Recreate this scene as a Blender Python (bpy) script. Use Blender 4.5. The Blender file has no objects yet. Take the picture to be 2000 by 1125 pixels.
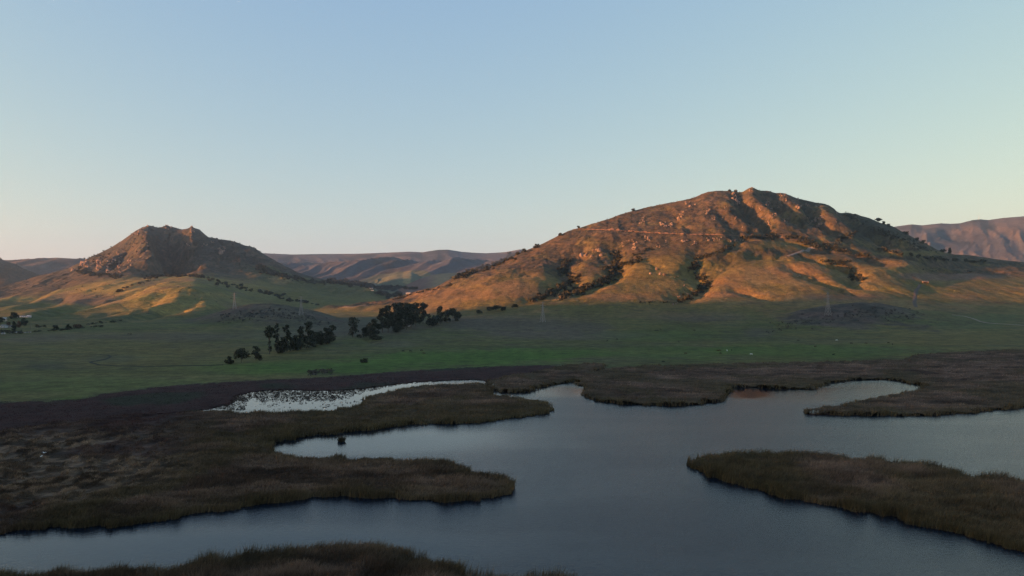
import bpy, bmesh, math, random
import numpy as np
from mathutils import Vector, Matrix
R = math.radians
rng = np.random.default_rng(7)
random.seed(7)
scene = bpy.context.scene
COL = scene.collection

# ---------------------------------------------------------------- numbers of the place (metres; lake level z = 0, drone 60 m above it)
CH, FPX, HOR = 60.0, 1428.0, 576.0
SUN_AZ, SUN_EL = 106.0, 5.5            # degrees left of the view direction, elevation
EXPOSURE = 2.05

# ---------------------------------------------------------------- helpers
def tag(o, label=None, cat=None, group=None, kind=None):
    if label: o['label'] = label
    if cat: o['category'] = cat
    if group: o['group'] = group
    if kind: o['kind'] = kind
    return o

def empty(name, loc, rz=0.0):
    o = bpy.data.objects.new(name, None); COL.objects.link(o)
    o.location = loc; o.rotation_euler = (0, 0, rz); o.empty_display_size = 1.0
    return o

def mk(name, V, F, mat, parent=None, col=None, smooth=False, loc=None, nrm=None):
    """one mesh object out of arrays; F is a list of int arrays (n,3) or (n,4)"""
    me = bpy.data.meshes.new(name)
    V = np.asarray(V, np.float32)
    F = [np.asarray(f, np.int32) for f in F if len(f)]
    nl = sum(f.size for f in F); nf = sum(len(f) for f in F)
    me.vertices.add(len(V)); me.vertices.foreach_set('co', V.ravel())
    me.loops.add(nl); me.loops.foreach_set('vertex_index', np.concatenate([f.ravel() for f in F]))
    me.polygons.add(nf)
    tot = np.concatenate([np.full(len(f), f.shape[1], np.int32) for f in F])
    st = np.zeros(nf, np.int32); st[1:] = np.cumsum(tot)[:-1]
    me.polygons.foreach_set('loop_start', st)
    me.polygons.foreach_set('use_smooth', np.full(nf, bool(smooth)))
    me.update(calc_edges=True)
    if col is not None:
        a = me.color_attributes.new('Col', 'FLOAT_COLOR', 'POINT')
        c = np.ones((len(V), 4), np.float32); c[:, :3] = np.clip(col, 0.0, 1.0)
        a.data.foreach_set('color', c.ravel())
    if nrm is not None:
        me.normals_split_custom_set_from_vertices(nrm)
    me.materials.append(mat)
    o = bpy.data.objects.new(name, me); COL.objects.link(o)
    if parent is not None: o.parent = parent
    if loc is not None: o.location = loc
    return o

def _h(ix, iy, s):
    n = (ix.astype(np.int64) * 374761393 + iy.astype(np.int64) * 668265263 + s * 1274126177) & 0x7fffffff
    n = ((n ^ (n >> 13)) * 1274126177) & 0x7fffffff
    n = n ^ (n >> 16)
    return (n & 0xffff).astype(np.float32) / 65535.0

def vnoise(x, y, s=0):
    ix, iy = np.floor(x), np.floor(y)
    fx, fy = x - ix, y - iy
    fx = fx * fx * fx * (fx * (fx * 6 - 15) + 10); fy = fy * fy * fy * (fy * (fy * 6 - 15) + 10)
    a, b = _h(ix, iy, s), _h(ix + 1, iy, s)
    c, d = _h(ix, iy + 1, s), _h(ix + 1, iy + 1, s)
    return (a + (b - a) * fx) * (1 - fy) + (c + (d - c) * fx) * fy

def fbm(x, y, s=0, o=4, g=0.5):
    """0..1, mean 0.5"""
    t, a, n = 0.0, 1.0, 0.0
    ca, sa = math.cos(0.6), math.sin(0.6)
    for k in range(o):
        t = t + a * vnoise(x, y, s + 17 * k); n += a; a *= g
        x, y = (x * ca - y * sa) * 2.03 + 11.3, (x * sa + y * ca) * 2.03 - 4.7
    return t / n

def ridged(x, y, s=0, o=3):
    t, a, n = 0.0, 1.0, 0.0
    for k in range(o):
        t = t + a * (1 - np.abs(2 * vnoise(x, y, s + 31 * k) - 1)); n += a; a *= 0.5
        x, y = x * 2.1 + 5.2, y * 2.1 + 1.3
    return t / n

def sstep(a, b, x):
    t = np.clip((x - a) / (b - a), 0, 1)      # a > b gives the falling step
    return t * t * (3 - 2 * t)

def pchip(xk, yk, x):
    xk = np.asarray(xk, float); yk = np.asarray(yk, float)
    h = np.diff(xk); dl = np.diff(yk) / h
    m = np.zeros_like(yk)
    m[0], m[-1] = dl[0], dl[-1]
    for i in range(1, len(xk) - 1):
        if dl[i - 1] * dl[i] > 0:
            w1, w2 = 2 * h[i] + h[i - 1], h[i] + 2 * h[i - 1]
            m[i] = (w1 + w2) / (w1 / dl[i - 1] + w2 / dl[i])
    i = np.clip(np.searchsorted(xk, x) - 1, 0, len(xk) - 2)
    t = np.clip((x - xk[i]) / h[i], 0, 1)
    t2, t3 = t * t, t * t * t
    return (2*t3 - 3*t2 + 1) * yk[i] + (t3 - 2*t2 + t) * h[i] * m[i] + (-2*t3 + 3*t2) * yk[i+1] + (t3 - t2) * h[i] * m[i+1]

def smax(a, b, k):
    return 0.5 * (a + b + np.sqrt((a - b) ** 2 + k * k))

def proj(X, Y, Z):
    return 1000 + FPX * X / Y, HOR - FPX * (Z - CH) / Y

def flat(x, y, z=0.0):
    """point of the photograph on the level z -> world X, Y"""
    d = FPX * (CH - z) / (np.asarray(y, float) - HOR)
    return (np.asarray(x, float) - 1000) / FPX * d, d

def pl_dist(px, py, pts, vals=None, closed=False):
    """distance of points to a polyline, and the value interpolated along it"""
    best = np.full(px.shape, 1e9); bv = np.zeros(px.shape)
    n = len(pts)
    for i in range(n if closed else n - 1):
        a, b = pts[i], pts[(i + 1) % n]
        dx, dy = b[0] - a[0], b[1] - a[1]
        L2 = dx * dx + dy * dy + 1e-9
        t = np.clip(((px - a[0]) * dx + (py - a[1]) * dy) / L2, 0, 1)
        d = np.hypot(px - a[0] - t * dx, py - a[1] - t * dy)
        m = d < best
        best = np.where(m, d, best)
        if vals is not None:
            bv = np.where(m, vals[i] + (vals[(i + 1) % n] - vals[i]) * t, bv)
    return best, bv

def inside(px, py, poly):
    r = np.zeros(px.shape, bool)
    n = len(poly)
    for i in range(n):
        x1, y1 = poly[i]; x2, y2 = poly[(i + 1) % n]
        if y1 == y2: continue
        c = ((y1 > py) != (y2 > py)) & (px < (x2 - x1) * (py - y1) / (y2 - y1) + x1)
        r ^= c
    return r

# ---------------------------------------------------------------- materials
def new_mat(name):
    m = bpy.data.materials.new(name); m.use_nodes = True
    nt = m.node_tree; nt.nodes.clear()
    out = nt.nodes.new('ShaderNodeOutputMaterial')
    b = nt.nodes.new('ShaderNodeBsdfPrincipled')
    nt.links.new(b.outputs[0], out.inputs['Surface'])
    return m, nt, b

def mat_col(name, scales=(0.05, 0.4), amt=(0.35, 0.35), bump=0.0, bscale=0.3, rough=0.95, spec=0.1, base=None, stretch=(1, 1, 1), bdist=1.0):
    """vertex colour (or one colour) broken up by procedural noise in object space"""
    m, nt, b = new_mat(name)
    N, L = nt.nodes.new, nt.links.new
    b.inputs['Roughness'].default_value = rough
    b.inputs['Specular IOR Level'].default_value = spec
    tc = N('ShaderNodeTexCoord'); mp = N('ShaderNodeMapping'); mp.inputs['Scale'].default_value = stretch
    L(tc.outputs['Object'], mp.inputs['Vector'])
    if base is None:
        src = N('ShaderNodeAttribute'); src.attribute_name = 'Col'; c = src.outputs['Color']
    else:
        src = N('ShaderNodeRGB'); src.outputs[0].default_value = (*base, 1); c = src.outputs[0]
    for sc, am in zip(scales, amt):
        n = N('ShaderNodeTexNoise'); n.inputs['Scale'].default_value = sc; n.inputs['Detail'].default_value = 6; n.inputs['Roughness'].default_value = 0.62
        L(mp.outputs[0], n.inputs['Vector'])
        mr = N('ShaderNodeMapRange'); mr.inputs['From Min'].default_value = 0.3; mr.inputs['From Max'].default_value = 0.7
        mr.inputs['To Min'].default_value = 1 - am; mr.inputs['To Max'].default_value = 1 + am
        L(n.outputs['Fac'], mr.inputs['Value'])
        v = N('ShaderNodeVectorMath'); v.operation = 'SCALE'
        L(c, v.inputs[0]); L(mr.outputs[0], v.inputs['Scale']); c = v.outputs[0]
    L(c, b.inputs['Base Color'])
    if bump > 0:
        n = N('ShaderNodeTexNoise'); n.inputs['Scale'].default_value = bscale; n.inputs['Detail'].default_value = 5; n.inputs['Roughness'].default_value = 0.6
        L(tc.outputs['Object'], n.inputs['Vector'])
        bp = N('ShaderNodeBump'); bp.inputs['Strength'].default_value = bump; bp.inputs['Distance'].default_value = bdist
        L(n.outputs['Fac'], bp.inputs['Height']); L(bp.outputs[0], b.inputs['Normal'])
    return m

M_land = mat_col('land', (0.012, 0.085, 0.4), (0.18, 0.42, 0.30), bump=0.7, bscale=0.16, bdist=2.2)
M_far = mat_col('far_land', (0.002, 0.012, 0.05), (0.15, 0.25, 0.2), bump=0.3, bscale=0.03, bdist=10)
M_reed = mat_col('reed', (0.06, 0.5), (0.25, 0.2), rough=0.9)
M_leaf = mat_col('foliage', (0.25,), (0.35,), rough=0.8)
M_bark = mat_col('bark', (1.5,), (0.35,), base=(0.10, 0.085, 0.07))
M_rock = mat_col('rock', (0.06, 0.5), (0.3, 0.35), bump=0.8, bscale=0.5, bdist=1.2)
M_soil = mat_col('bare_soil', (0.05, 0.3), (0.25, 0.3), base=(0.165, 0.10, 0.062), bump=0.4, bscale=0.3)
M_track = mat_col('track_dust', (0.1, 0.6), (0.2, 0.2), base=(0.20, 0.17, 0.14))
M_mud = mat_col('mud', (0.1, 0.6), (0.25, 0.2), base=(0.035, 0.036, 0.028))
M_steel = mat_col('galvanised_steel', (0.4,), (0.1,), base=(0.25, 0.245, 0.24), rough=0.6, spec=0.3)
M_white = mat_col('white_paint', (0.4,), (0.08,), base=(0.44, 0.44, 0.44), rough=0.6, spec=0.3)
M_roofpale = mat_col('pale_roof', (0.6,), (0.12,), base=(0.19, 0.18, 0.17), rough=0.8)
M_roofdark = mat_col('dark_roof', (0.6,), (0.15,), base=(0.11, 0.09, 0.085), rough=0.8)
M_wall = mat_col('house_wall', (0.5,), (0.1,), base=(0.42, 0.36, 0.29), rough=0.85)
M_wood = mat_col('weathered_wood', (0.8,), (0.2,), base=(0.16, 0.12, 0.09), rough=0.85)
M_glass = mat_col('window_glass', (0.5,), (0.05,), base=(0.02, 0.022, 0.025), rough=0.1, spec=0.5)
M_cowb = mat_col('black_coat', (2.0,), (0.2,), base=(0.014, 0.013, 0.012), rough=0.7)
M_coww = mat_col('white_coat', (2.0,), (0.1,), base=(0.62, 0.60, 0.55), rough=0.8)
M_cown = mat_col('brown_coat', (2.0,), (0.2,), base=(0.07, 0.04, 0.025), rough=0.75)
M_feather = mat_col('white_feather', (3.0,), (0.05,), base=(0.8, 0.8, 0.78), rough=0.8)
M_bill = mat_col('yellow_bill', (3.0,), (0.05,), base=(0.5, 0.33, 0.06), rough=0.5)

def water_mat():
    m, nt, b = new_mat('lake_water')
    N, L = nt.nodes.new, nt.links.new
    b.inputs['Base Color'].default_value = (0.002, 0.007, 0.014, 1)
    b.inputs['IOR'].default_value = 1.31
    b.inputs['Specular IOR Level'].default_value = 0.5
    tc = N('ShaderNodeTexCoord')
    def noise(sc, st, det=3, rot=0.0):
        mp = N('ShaderNodeMapping'); mp.inputs['Scale'].default_value = st; mp.inputs['Rotation'].default_value = (0, 0, rot)
        L(tc.outputs['Object'], mp.inputs['Vector'])
        n = N('ShaderNodeTexNoise'); n.inputs['Scale'].default_value = sc; n.inputs['Detail'].default_value = det; n.inputs['Roughness'].default_value = 0.6
        L(mp.outputs[0], n.inputs['Vector']); return n.outputs['Fac']
    def mrange(f, a, b_, c, d):
        mr = N('ShaderNodeMapRange'); mr.interpolation_type = 'SMOOTHSTEP'
        mr.inputs['From Min'].default_value = a; mr.inputs['From Max'].default_value = b_
        mr.inputs['To Min'].default_value = c; mr.inputs['To Max'].default_value = d
        L(f, mr.inputs['Value']); return mr.outputs[0]
    # wind: open water is rippled, the sheltered inlets are calm ("Col" red = exposure to the wind)
    at = N('ShaderNodeAttribute'); at.attribute_name = 'Col'
    sep = N('ShaderNodeSeparateColor'); L(at.outputs['Color'], sep.inputs[0])
    br = noise(0.011, (1.0, 3.2, 1), 4, 0.12)
    mul = N('ShaderNodeMath'); mul.operation = 'MULTIPLY'
    L(sep.outputs[0], mul.inputs[0]); L(mrange(br, 0.36, 0.64, 0.72, 1.0), mul.inputs[1])
    wind = mul.outputs[0]
    L(mrange(wind, 0, 1, 0.03, 0.20), b.inputs['Roughness'])
    r1 = noise(0.55, (1, 1.6, 1), 3, 0.3); r2 = noise(2.2, (1, 1.5, 1), 2, -0.2)
    add = N('ShaderNodeMath'); add.operation = 'MULTIPLY_ADD'; add.inputs[1].default_value = 0.45
    L(r2, add.inputs[0]); L(r1, add.inputs[2])
    bp = N('ShaderNodeBump'); bp.inputs['Distance'].default_value = 0.35
    L(mrange(wind, 0, 1, 0.03, 0.46), bp.inputs['Strength'])
    L(add.outputs[0], bp.inputs['Height']); L(bp.outputs[0], b.inputs['Normal'])
    return m
M_water = water_mat()

# ---------------------------------------------------------------- terrain: hills lofted over the plain
U = np.concatenate([np.linspace(-1.25, -0.80, 60, endpoint=False), np.linspace(-0.80, 0.80, 1180, endpoint=False), np.linspace(0.80, 1.25, 61)])
D = np.concatenate([np.arange(90, 330, 30), np.arange(330, 1100, 6.0), np.arange(1100, 2500, 5.0), np.arange(2500, 4200, 9.0),
                    np.arange(4200, 5600, 25.0), np.arange(5600, 11000, 60.0)]).astype(float)
XI = 1000 + FPX * U                       # photograph column of each grid column
UU, DD = np.meshgrid(U, D)                # rows = depth, columns = u
XX = UU * DD
NR, NC = XX.shape

def zy(y, d): return CH - (y - HOR) * d / FPX

def layer(cols, crest, behind=0.5, infront=0.04):
    """cols: {photo x: [(photo y, depth), ...] from foot to crest}; crest: silhouette [(x, y)] replacing the last y"""
    xs = np.array(sorted(cols)); K = len(cols[xs[0]])
    dk = np.array([[cols[x][k][1] for k in range(K)] for x in xs], float)
    zk = np.array([[zy(*cols[x][k]) for k in range(K)] for x in xs], float)
    dI = np.array([pchip(xs, dk[:, k], np.clip(XI, xs[0], xs[-1])) for k in range(K)])
    zI = np.array([pchip(xs, zk[:, k], np.clip(XI, xs[0], xs[-1])) for k in range(K)])
    if crest is not None:
        cx, cy = np.array(crest, float).T
        yc = np.interp(XI, cx, cy)
        zc = zy(yc, dI[-1])
        dz = zc - zI[-1]
        zI[-1] = zc
        zI[-2] += 0.35 * dz
    out = np.empty((NR, NC)); T = np.empty((NR, NC))
    for c in range(NC):
        z = pchip(dI[:, c], zI[:, c], D)
        f = D < dI[0, c]; z[f] = zI[0, c] - infront * (dI[0, c] - D[f]) - 0.4
        b = D > dI[-1, c]; dd = D[b] - dI[-1, c]
        z[b] = zI[-1, c] - behind * (np.sqrt(dd * dd + 1600) - 40)
        out[:, c] = z
        T[:, c] = (D - dI[0, c]) / (dI[-1, c] - dI[0, c])
    return out, T

R_crest = [(560,612),(610,606),(695,597.5),(750,588),(775,580),(817,567),(850,561),(890,541),(950,524),(985,511),(1000,502),(1017,493),(1035,486),(1055,478),(1087,461),(1112,450),(1130,445),(1175,432),(1207,421),(1237,411),(1282,400),(1337,391),(1357,386),(1382,375),(1425,371),(1450,373),(1462,367),(1470,365),(1480,367),(1500,371),(1515,377),(1532,379),(1550,385),(1592,395),(1630,399),(1640,406),(1675,418),(1712,432),(1737,440),(1762,453),(1787,466),(1807,476),(1837,490),(1857,495),(1900,500),(1950,507),(2000,512),(2200,530),(2500,545),(2800,555)]
zR, tR = layer({
 520: [(640,1500),(630,1600),(626,1700),(622,1800),(619,1900),(616,2010)],
 600: [(622,1700),(614,1800),(611,1860),(609,1910),(608,1960),(606,2010)],
 700: [(622,1600),(611,1700),(606,1760),(602,1830),(600,1880),(597,1950)],
 800: [(635,1300),(612,1560),(598,1680),(585,1800),(579,1880),(573,1960)],
 900: [(640,1220),(605,1500),(575,1650),(555,1800),(545,1900),(536,2020)],
 1000:[(640,1200),(600,1480),(560,1650),(525,1850),(512,1950),(502,2060)],
 1175:[(640,1200),(605,1420),(560,1620),(515,1850),(470,2000),(432,2200)],
 1325:[(640,1200),(605,1420),(555,1640),(480,1900),(440,2050),(393,2300)],
 1450:[(640,1200),(605,1400),(550,1640),(465,1930),(415,2100),(371,2300)],
 1600:[(640,1180),(600,1400),(545,1650),(472,1960),(430,2110),(396,2300)],
 1750:[(640,1150),(601,1400),(547,1700),(475,2050),(460,2150),(446,2330)],
 1850:[(640,1150),(606,1400),(556,1750),(512,2050),(501,2200),(493,2400)],
 2000:[(640,1150),(611,1400),(566,1750),(526,2050),(516,2250),(512,2450)],
 2250:[(640,1150),(612,1400),(572,1750),(545,2050),(535,2250),(533,2500)],
 2800:[(620,1150),(580,1400),(565,1750),(560,2050),(557,2250),(555,2500)]}, R_crest)
L_crest = [(-800,590),(-300,570),(0,564),(50,547),(87,536),(135,523),(160,510),(175,503),(212,485),(237,471),(267,450),(280,444),(290,440),(307,443),(317,440),(325,437),(337,441),(355,446),(368,446),(373,443),(376,442.5),(379,446),(390,449),(407,463),(425,466),(450,469),(475,477),(490,481),(500,486),(532,506),(550,517),(582,532),(612,541),(650,549),(712,561),(725,566),(757,582),(800,592),(900,610)]
zL, tL = layer({
 -800:[(640,1500),(620,1900),(606,2400),(598,2900),(594,3500),(590,3900)],
 -300:[(632,1500),(612,1900),(596,2400),(585,2900),(575,3500),(570,3900)],
 0:   [(632,1480),(618,1900),(604,2400),(588,2900),(575,3400),(564,3800)],
 87:  [(632,1480),(614,1900),(597,2400),(574,2900),(554,3400),(536,3800)],
 175: [(627,1480),(603,1900),(582,2400),(556,2900),(527,3450),(503,3850)],
 237: [(624,1500),(592,1900),(568,2400),(545,2950),(510,3500),(471,3950)],
 290: [(622,1520),(580,1900),(557,2400),(541,3000),(495,3500),(440,4000)],
 375: [(618,1560),(567,1950),(549,2450),(536,3050),(495,3550),(443,4000)],
 407: [(618,1600),(573,2000),(553,2450),(540,3050),(508,3500),(464,4000)],
 450: [(617,1700),(590,2050),(568,2500),(546,3050),(512,3500),(469,3950)],
 500: [(613,1850),(600,2100),(580,2500),(554,3000),(521,3450),(486,3900)],
 550: [(610,1950),(600,2150),(583,2550),(564,3000),(541,3400),(517,3800)],
 612: [(608,2000),(600,2200),(586,2600),(571,3000),(556,3350),(541,3700)],
 700: [(604,2200),(598,2400),(588,2700),(577,3000),(568,3250),(560,3500)],
 757: [(597,2500),(594,2650),(590,2800),(587,2950),(584,3100),(582,3250)],
 820: [(606,2500),(604,2650),(602,2800),(600,2950),(598,3100),(596,3250)]}, L_crest)
def simple(cols, crest): return layer(cols, crest)
zF, tF = layer({-900:[(572,3900),(540,4200),(510,4500),(450,4800)], -300:[(572,3900),(540,4200),(500,4500),(450,4800)], 0:[(572,3900),(550,4200),(525,4500),(502,4800)], 110:[(580,3900),(575,4200),(565,4500),(552,4800)], 220:[(600,3900),(598,4200),(595,4500),(590,4800)]},
               [(-900,470),(-300,440),(-100,472),(-40,488),(0,502),(7,509),(20,513),(32,516),(45,524),(60,530),(80,537),(110,552),(220,590)])
zB, tB = layer({300:[(660,1120),(650,1220),(645,1300),(640,1400)], 345:[(652,1120),(645,1220),(638,1300),(631,1400)], 440:[(650,1120),(633,1220),(618,1300),(605,1400)],
                530:[(650,1120),(630,1220),(610,1300),(592,1400)], 620:[(650,1120),(634,1220),(621,1300),(608,1400)], 690:[(652,1120),(643,1220),(636,1300),(629,1400)], 740:[(660,1120),(655,1220),(650,1300),(645,1400)]},
               [(300,640),(325,634),(345,630),(400,617),(440,605),(458,600),(490,593.5),(530,592),(560,596),(590,602),(620,608),(650,617),(680,627),(740,645)])
zD, tD = layer({1440:[(680,1060),(675,1150),(670,1240),(665,1320)], 1500:[(656,1060),(648,1150),(640,1240),(634,1320)], 1560:[(656,1060),(638,1150),(620,1240),(605,1320)], 1680:[(656,1060),(634,1150),(610,1240),(591,1320)],
                1760:[(656,1060),(636,1150),(616,1240),(600,1320)], 1830:[(656,1060),(645,1150),(635,1240),(626,1320)], 1900:[(680,1060),(672,1150),(666,1240),(660,1320)]},
               [(1440,665),(1490,638),(1520,621),(1560,606),(1620,595),(1680,590.5),(1720,592),(1760,600),(1790,608),(1830,626),(1900,660)])
C_crest = [(-800,480),(-200,500),(0,515),(50,525),(82,519.5),(120,517),(160,509),(200,500),(300,480),(400,485),(515,494),(572,496.5),(625,495.5),(700,495),(750,493),(800,491),(825,492),(855,487.5),(875,487),(900,491),(925,493),(950,494),(985,492),(1000,489.5),(1015,486.5),(1025,488),(1050,492),(1200,500),(1500,500),(1800,500),(2400,500),(2800,500)]
zC, tC = layer({x: [(577,5000),(568,6000),(548,7000),(520,8000),(495,9000)] for x in (-800,1000,2800)}, C_crest)
G_crest = [(900,560),(1300,540),(1600,490),(1700,450),(1745,442),(1780,437),(1802,439),(1837,435),(1857,436),(1875,435),(1900,428.5),(1915,427),(1930,428.5),(1957,424.5),(2000,421),(2200,405),(2600,430),(2800,440)]
zG, tG = layer({x: [(572,4300),(550,5000),(515,5700),(470,6400),(430,7000)] for x in (900,1500,2800)}, G_crest)
zM, tM = layer({690:[(590,4300),(588,4500),(586,4700),(584,5000)], 740:[(572,4300),(564,4500),(555,4700),(546,5000)], 800:[(572,4300),(560,4500),(546,4700),(533,5000)], 850:[(590,4300),(585,4500),(580,4700),(575,5000)]},
               [(690,584),(715,560),(740,547),(760,539),(775,535.5),(790,534),(805,533),(815,536),(826,544),(850,575)])
zN, tN = layer({760:[(590,3900),(588,4050),(586,4200),(584,4400)], 800:[(572,3900),(566,4050),(560,4200),(553,4400)], 900:[(572,3900),(560,4050),(546,4200),(533,4400)], 1300:[(575,3900),(560,4050),(546,4200),(535,4400)]},
               [(760,584),(780,564),(800,553),(815,546),(830,541),(845,537),(860,534.5),(890,533),(930,531),(1300,535)])

# lake shore / pasture border in world metres
shore_px = [(-900,800),(-300,796),(0,789),(150,784),(190,773),(300,758),(430,748),(640,738),(760,728),(900,719),(1000,715.5),(1090,713.5),(1140,712),(1190,713),(1250,711),(1400,708),(1600,704.5),(1700,702),(1760,699),(1785,690),(1900,683),(2000,680),(2300,676),(2900,672)]
sx, sy = np.array(shore_px, float).T; sy = sy + np.where(sx > 1120, 6.0, 1.5)
Dn = np.interp(XI, sx, FPX * 59.5 / (sy - HOR))[None, :]        # depth of the border for each column
plain = 0.3 + 0.0122 * np.maximum(DD - 700, 0) + 1.6 * (fbm(XX / 160, DD / 160, 3, 3) - 0.5) * sstep(0, 200, DD - Dn) + 2.6 * (fbm(XX / 420, DD / 300, 9, 2) - 0.5) * sstep(100, 500, DD - Dn)
plain = np.where(DD > 3500, 0.5 + 0.0122 * 2800 + (DD - 3500) * 0.004, plain)
plain = np.maximum(plain, 0.25)
plain = -1.6 + (plain + 1.6) * sstep(-6, 4, DD - Dn)

Z0 = plain.copy()
for z, k in ((zR, 12), (zL, 8), (zF, 4), (zB, 3), (zD, 3), (zC, 10), (zG, 10), (zM, 4), (zN, 4)):
    Z0 = np.where((z > Z0 - 60) & (DD > 900), smax(Z0, z, k * sstep(950, 1250, DD) + 0.01), Z0)

def hit(x, y, Z):
    """first point of the terrain under a point of the photograph"""
    c = int(np.clip(np.searchsorted(XI, x), 1, NC - 1))
    if abs(XI[c - 1] - x) < abs(XI[c] - x): c -= 1
    yy = HOR - FPX * (Z[:, c] - CH) / D
    r0 = int(np.searchsorted(D, 470)) if y < 700 else 0
    w = np.nonzero(yy[r0:] <= y)[0]
    r = (w[0] + r0) if len(w) else r0 + int(np.argmin(yy[r0:]))
    d = D[r]
    if r > 0 and yy[r] < y < yy[r - 1]:
        t = (yy[r - 1] - y) / (yy[r - 1] - yy[r]); d = D[r - 1] + t * (D[r] - D[r - 1])
    return (x - 1000) / FPX * d, d

def hts(X, Y, Z):
    """terrain height at world points (bilinear in the grid)"""
    X = np.asarray(X, float); Y = np.asarray(Y, float)
    u = X / Y
    r = np.clip(np.searchsorted(D, Y) - 1, 0, NR - 2); c = np.clip(np.searchsorted(U, u) - 1, 0, NC - 2)
    a = np.clip((Y - D[r]) / (D[r + 1] - D[r]), 0, 1); b = np.clip((u - U[c]) / (U[c + 1] - U[c]), 0, 1)
    return (Z[r, c] * (1 - b) + Z[r, c + 1] * b) * (1 - a) + (Z[r + 1, c] * (1 - b) + Z[r + 1, c + 1] * b) * a

Z = Z0.copy()
# erosion: spurs and hollows running down the slopes
wR = sstep(0.10, 0.35, tR) * (1 - sstep(0.93, 1.05, tR)) * sstep(0, 8, zR - plain)
upR = sstep(0.55, 0.75, tR) * wR
warp = 60 * (fbm(XX / 300, DD / 300, 71, 3) - 0.5)
Z += wR * 14 * (fbm(XX / 130, DD / 330, 21, 4) - 0.5) + wR * 5 * (fbm(XX / 38, DD / 80, 25, 4) - 0.5)
Z += upR * (10 * (ridged((XX + warp - 0.25 * DD) / 85, DD / 420, 41, 3) - 0.6) + 5 * (fbm(XX / 16, DD / 16, 5, 3) - 0.5))
wL = sstep(0.08, 0.3, tL) * (1 - sstep(0.94, 1.04, tL)) * sstep(0, 8, zL - plain)
upL = sstep(0.6, 0.75, tL) * wL
Z += wL * 22 * (fbm((XX + DD * 0.3) / 190, DD / 420, 23, 4) - 0.5) + wL * 7 * (fbm(XX / 55, DD / 110, 27, 4) - 0.5)
Z += upL * (24 * (ridged((XX + warp) / 120, DD / 520, 43, 3) - 0.6) + 8 * (fbm(XX / 24, DD / 24, 6, 3) - 0.5))
wC = sstep(0.05, 0.4, tC) * (1 - sstep(0.8, 1.0, tC))
Z += np.where(zC > Z0 - 12, wC * (75 * (ridged((XX + 3 * warp + 0.3 * DD) / 900, DD / 2600, 51, 4) - 0.62) + 34 * (ridged((XX + 3 * warp + 0.4 * DD) / 260, DD / 1100, 52, 3) - 0.6)), 0)
wG = sstep(0.05, 0.4, tG) * (1 - sstep(0.8, 1.0, tG))
Z += np.where(zG > Z0 - 12, wG * (150 * (ridged((XX + 3 * warp - 0.5 * DD) / 760, DD / 2300, 57, 4) - 0.62) + 36 * (ridged((XX + 3 * warp - 0.4 * DD) / 230, DD / 900, 58, 3) - 0.6)), 0)
for zz, tt, s in ((zB, tB, 61), (zD, tD, 63), (zM, tM, 65), (zN, tN, 67), (zF, tF, 69)):
    k = (1.0 if s < 65 else 4.0)
    Z += np.where(zz > plain, sstep(0.05, 0.3, tt) * (1 - sstep(0.9, 1.05, tt)) * k * (5 * (fbm(XX / (45 * k), DD / (45 * k), s, 4) - 0.5)), 0)

CARVE = 1.1
def carve(px, depth, width, power=1.6):
    """hollow (depth > 0) or spur (depth < 0) along a line traced over the slope; depth per point or one number"""
    global Z
    pts = [hit(x, y, Z0) for x, y in px]
    dep = list(depth) if isinstance(depth, (list, tuple)) else [depth] * len(pts)
    # soften the ends
    ax = [p[0] for p in pts]; ay = [p[1] for p in pts]; w = 3 * width
    m = (XX > min(ax) - w) & (XX < max(ax) + w) & (DD > min(ay) - w) & (DD < max(ay) + w)
    if not m.any(): return
    d, v = pl_dist(XX[m], DD[m], pts, dep)
    d = d + width * 1.3 * (fbm(XX[m] / (width * 1.6), DD[m] / (width * 1.6), 77, 4) - 0.5)
    Z[m] -= CARVE * v * np.exp(-np.abs(d / width) ** power)

# right hill: gullies of the grassy apron
carve([(1120,490),(1108,512),(1100,525),(1112,537),(1125,548),(1107,557),(1075,572),(1037,587),(1000,600)], [6,16,18,16,14,12,9,6,3], 26)
carve([(1195,475),(1202,497),(1207,525),(1195,540),(1160,557),(1125,570),(1095,580)], [6,18,22,18,12,8,4], 27)
carve([(1140,480),(1138,498),(1130,505)], [5,14,6], 18)
carve([(1370,480),(1362,510),(1350,530),(1370,545),(1377,556),(1360,572),(1320,590)], [8,18,18,17,17,12,5], 27)
carve([(1250,505),(1283,520),(1280,530)], [3,6,3], 16)
carve([(1445,470),(1410,500),(1375,525)], [10,10,8], 24)
carve([(1487,490),(1430,510),(1380,545)], [6,8,8], 24)
# upper chutes
carve([(1440,376),(1452,395),(1468,415),(1490,435),(1505,448)], [10,34,44,40,14], 28)
carve([(1490,371),(1507,388),(1532,408),(1552,424),(1572,437)], [10,34,44,40,14], 29)
carve([(1566,394),(1580,410),(1600,432),(1625,446),(1648,464)], [8,32,40,38,20], 24)
carve([(1637,402),(1660,425),(1690,443),(1740,468),(1790,485)], [18,42,48,38,16], 42)
carve([(1395,395),(1405,420),(1425,440),(1447,462)], [4,10,14,14], 22)
carve([(1455,448),(1490,460),(1520,460),(1560,470),(1590,480)], [8,14,14,12,8], 26)
carve([(1310,410),(1330,435),(1350,452)], [3,8,6], 20)
# spurs between the chutes stand out
carve([(1462,372),(1480,395),(1500,415),(1530,440)], [-2,-7,-7,-3], 24)
carve([(1535,382),(1560,402),(1580,425),(1600,445)], [-2,-7,-7,-3], 24)
carve([(1612,399),(1635,425),(1660,452)], [-3,-8,-4], 26)
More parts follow.
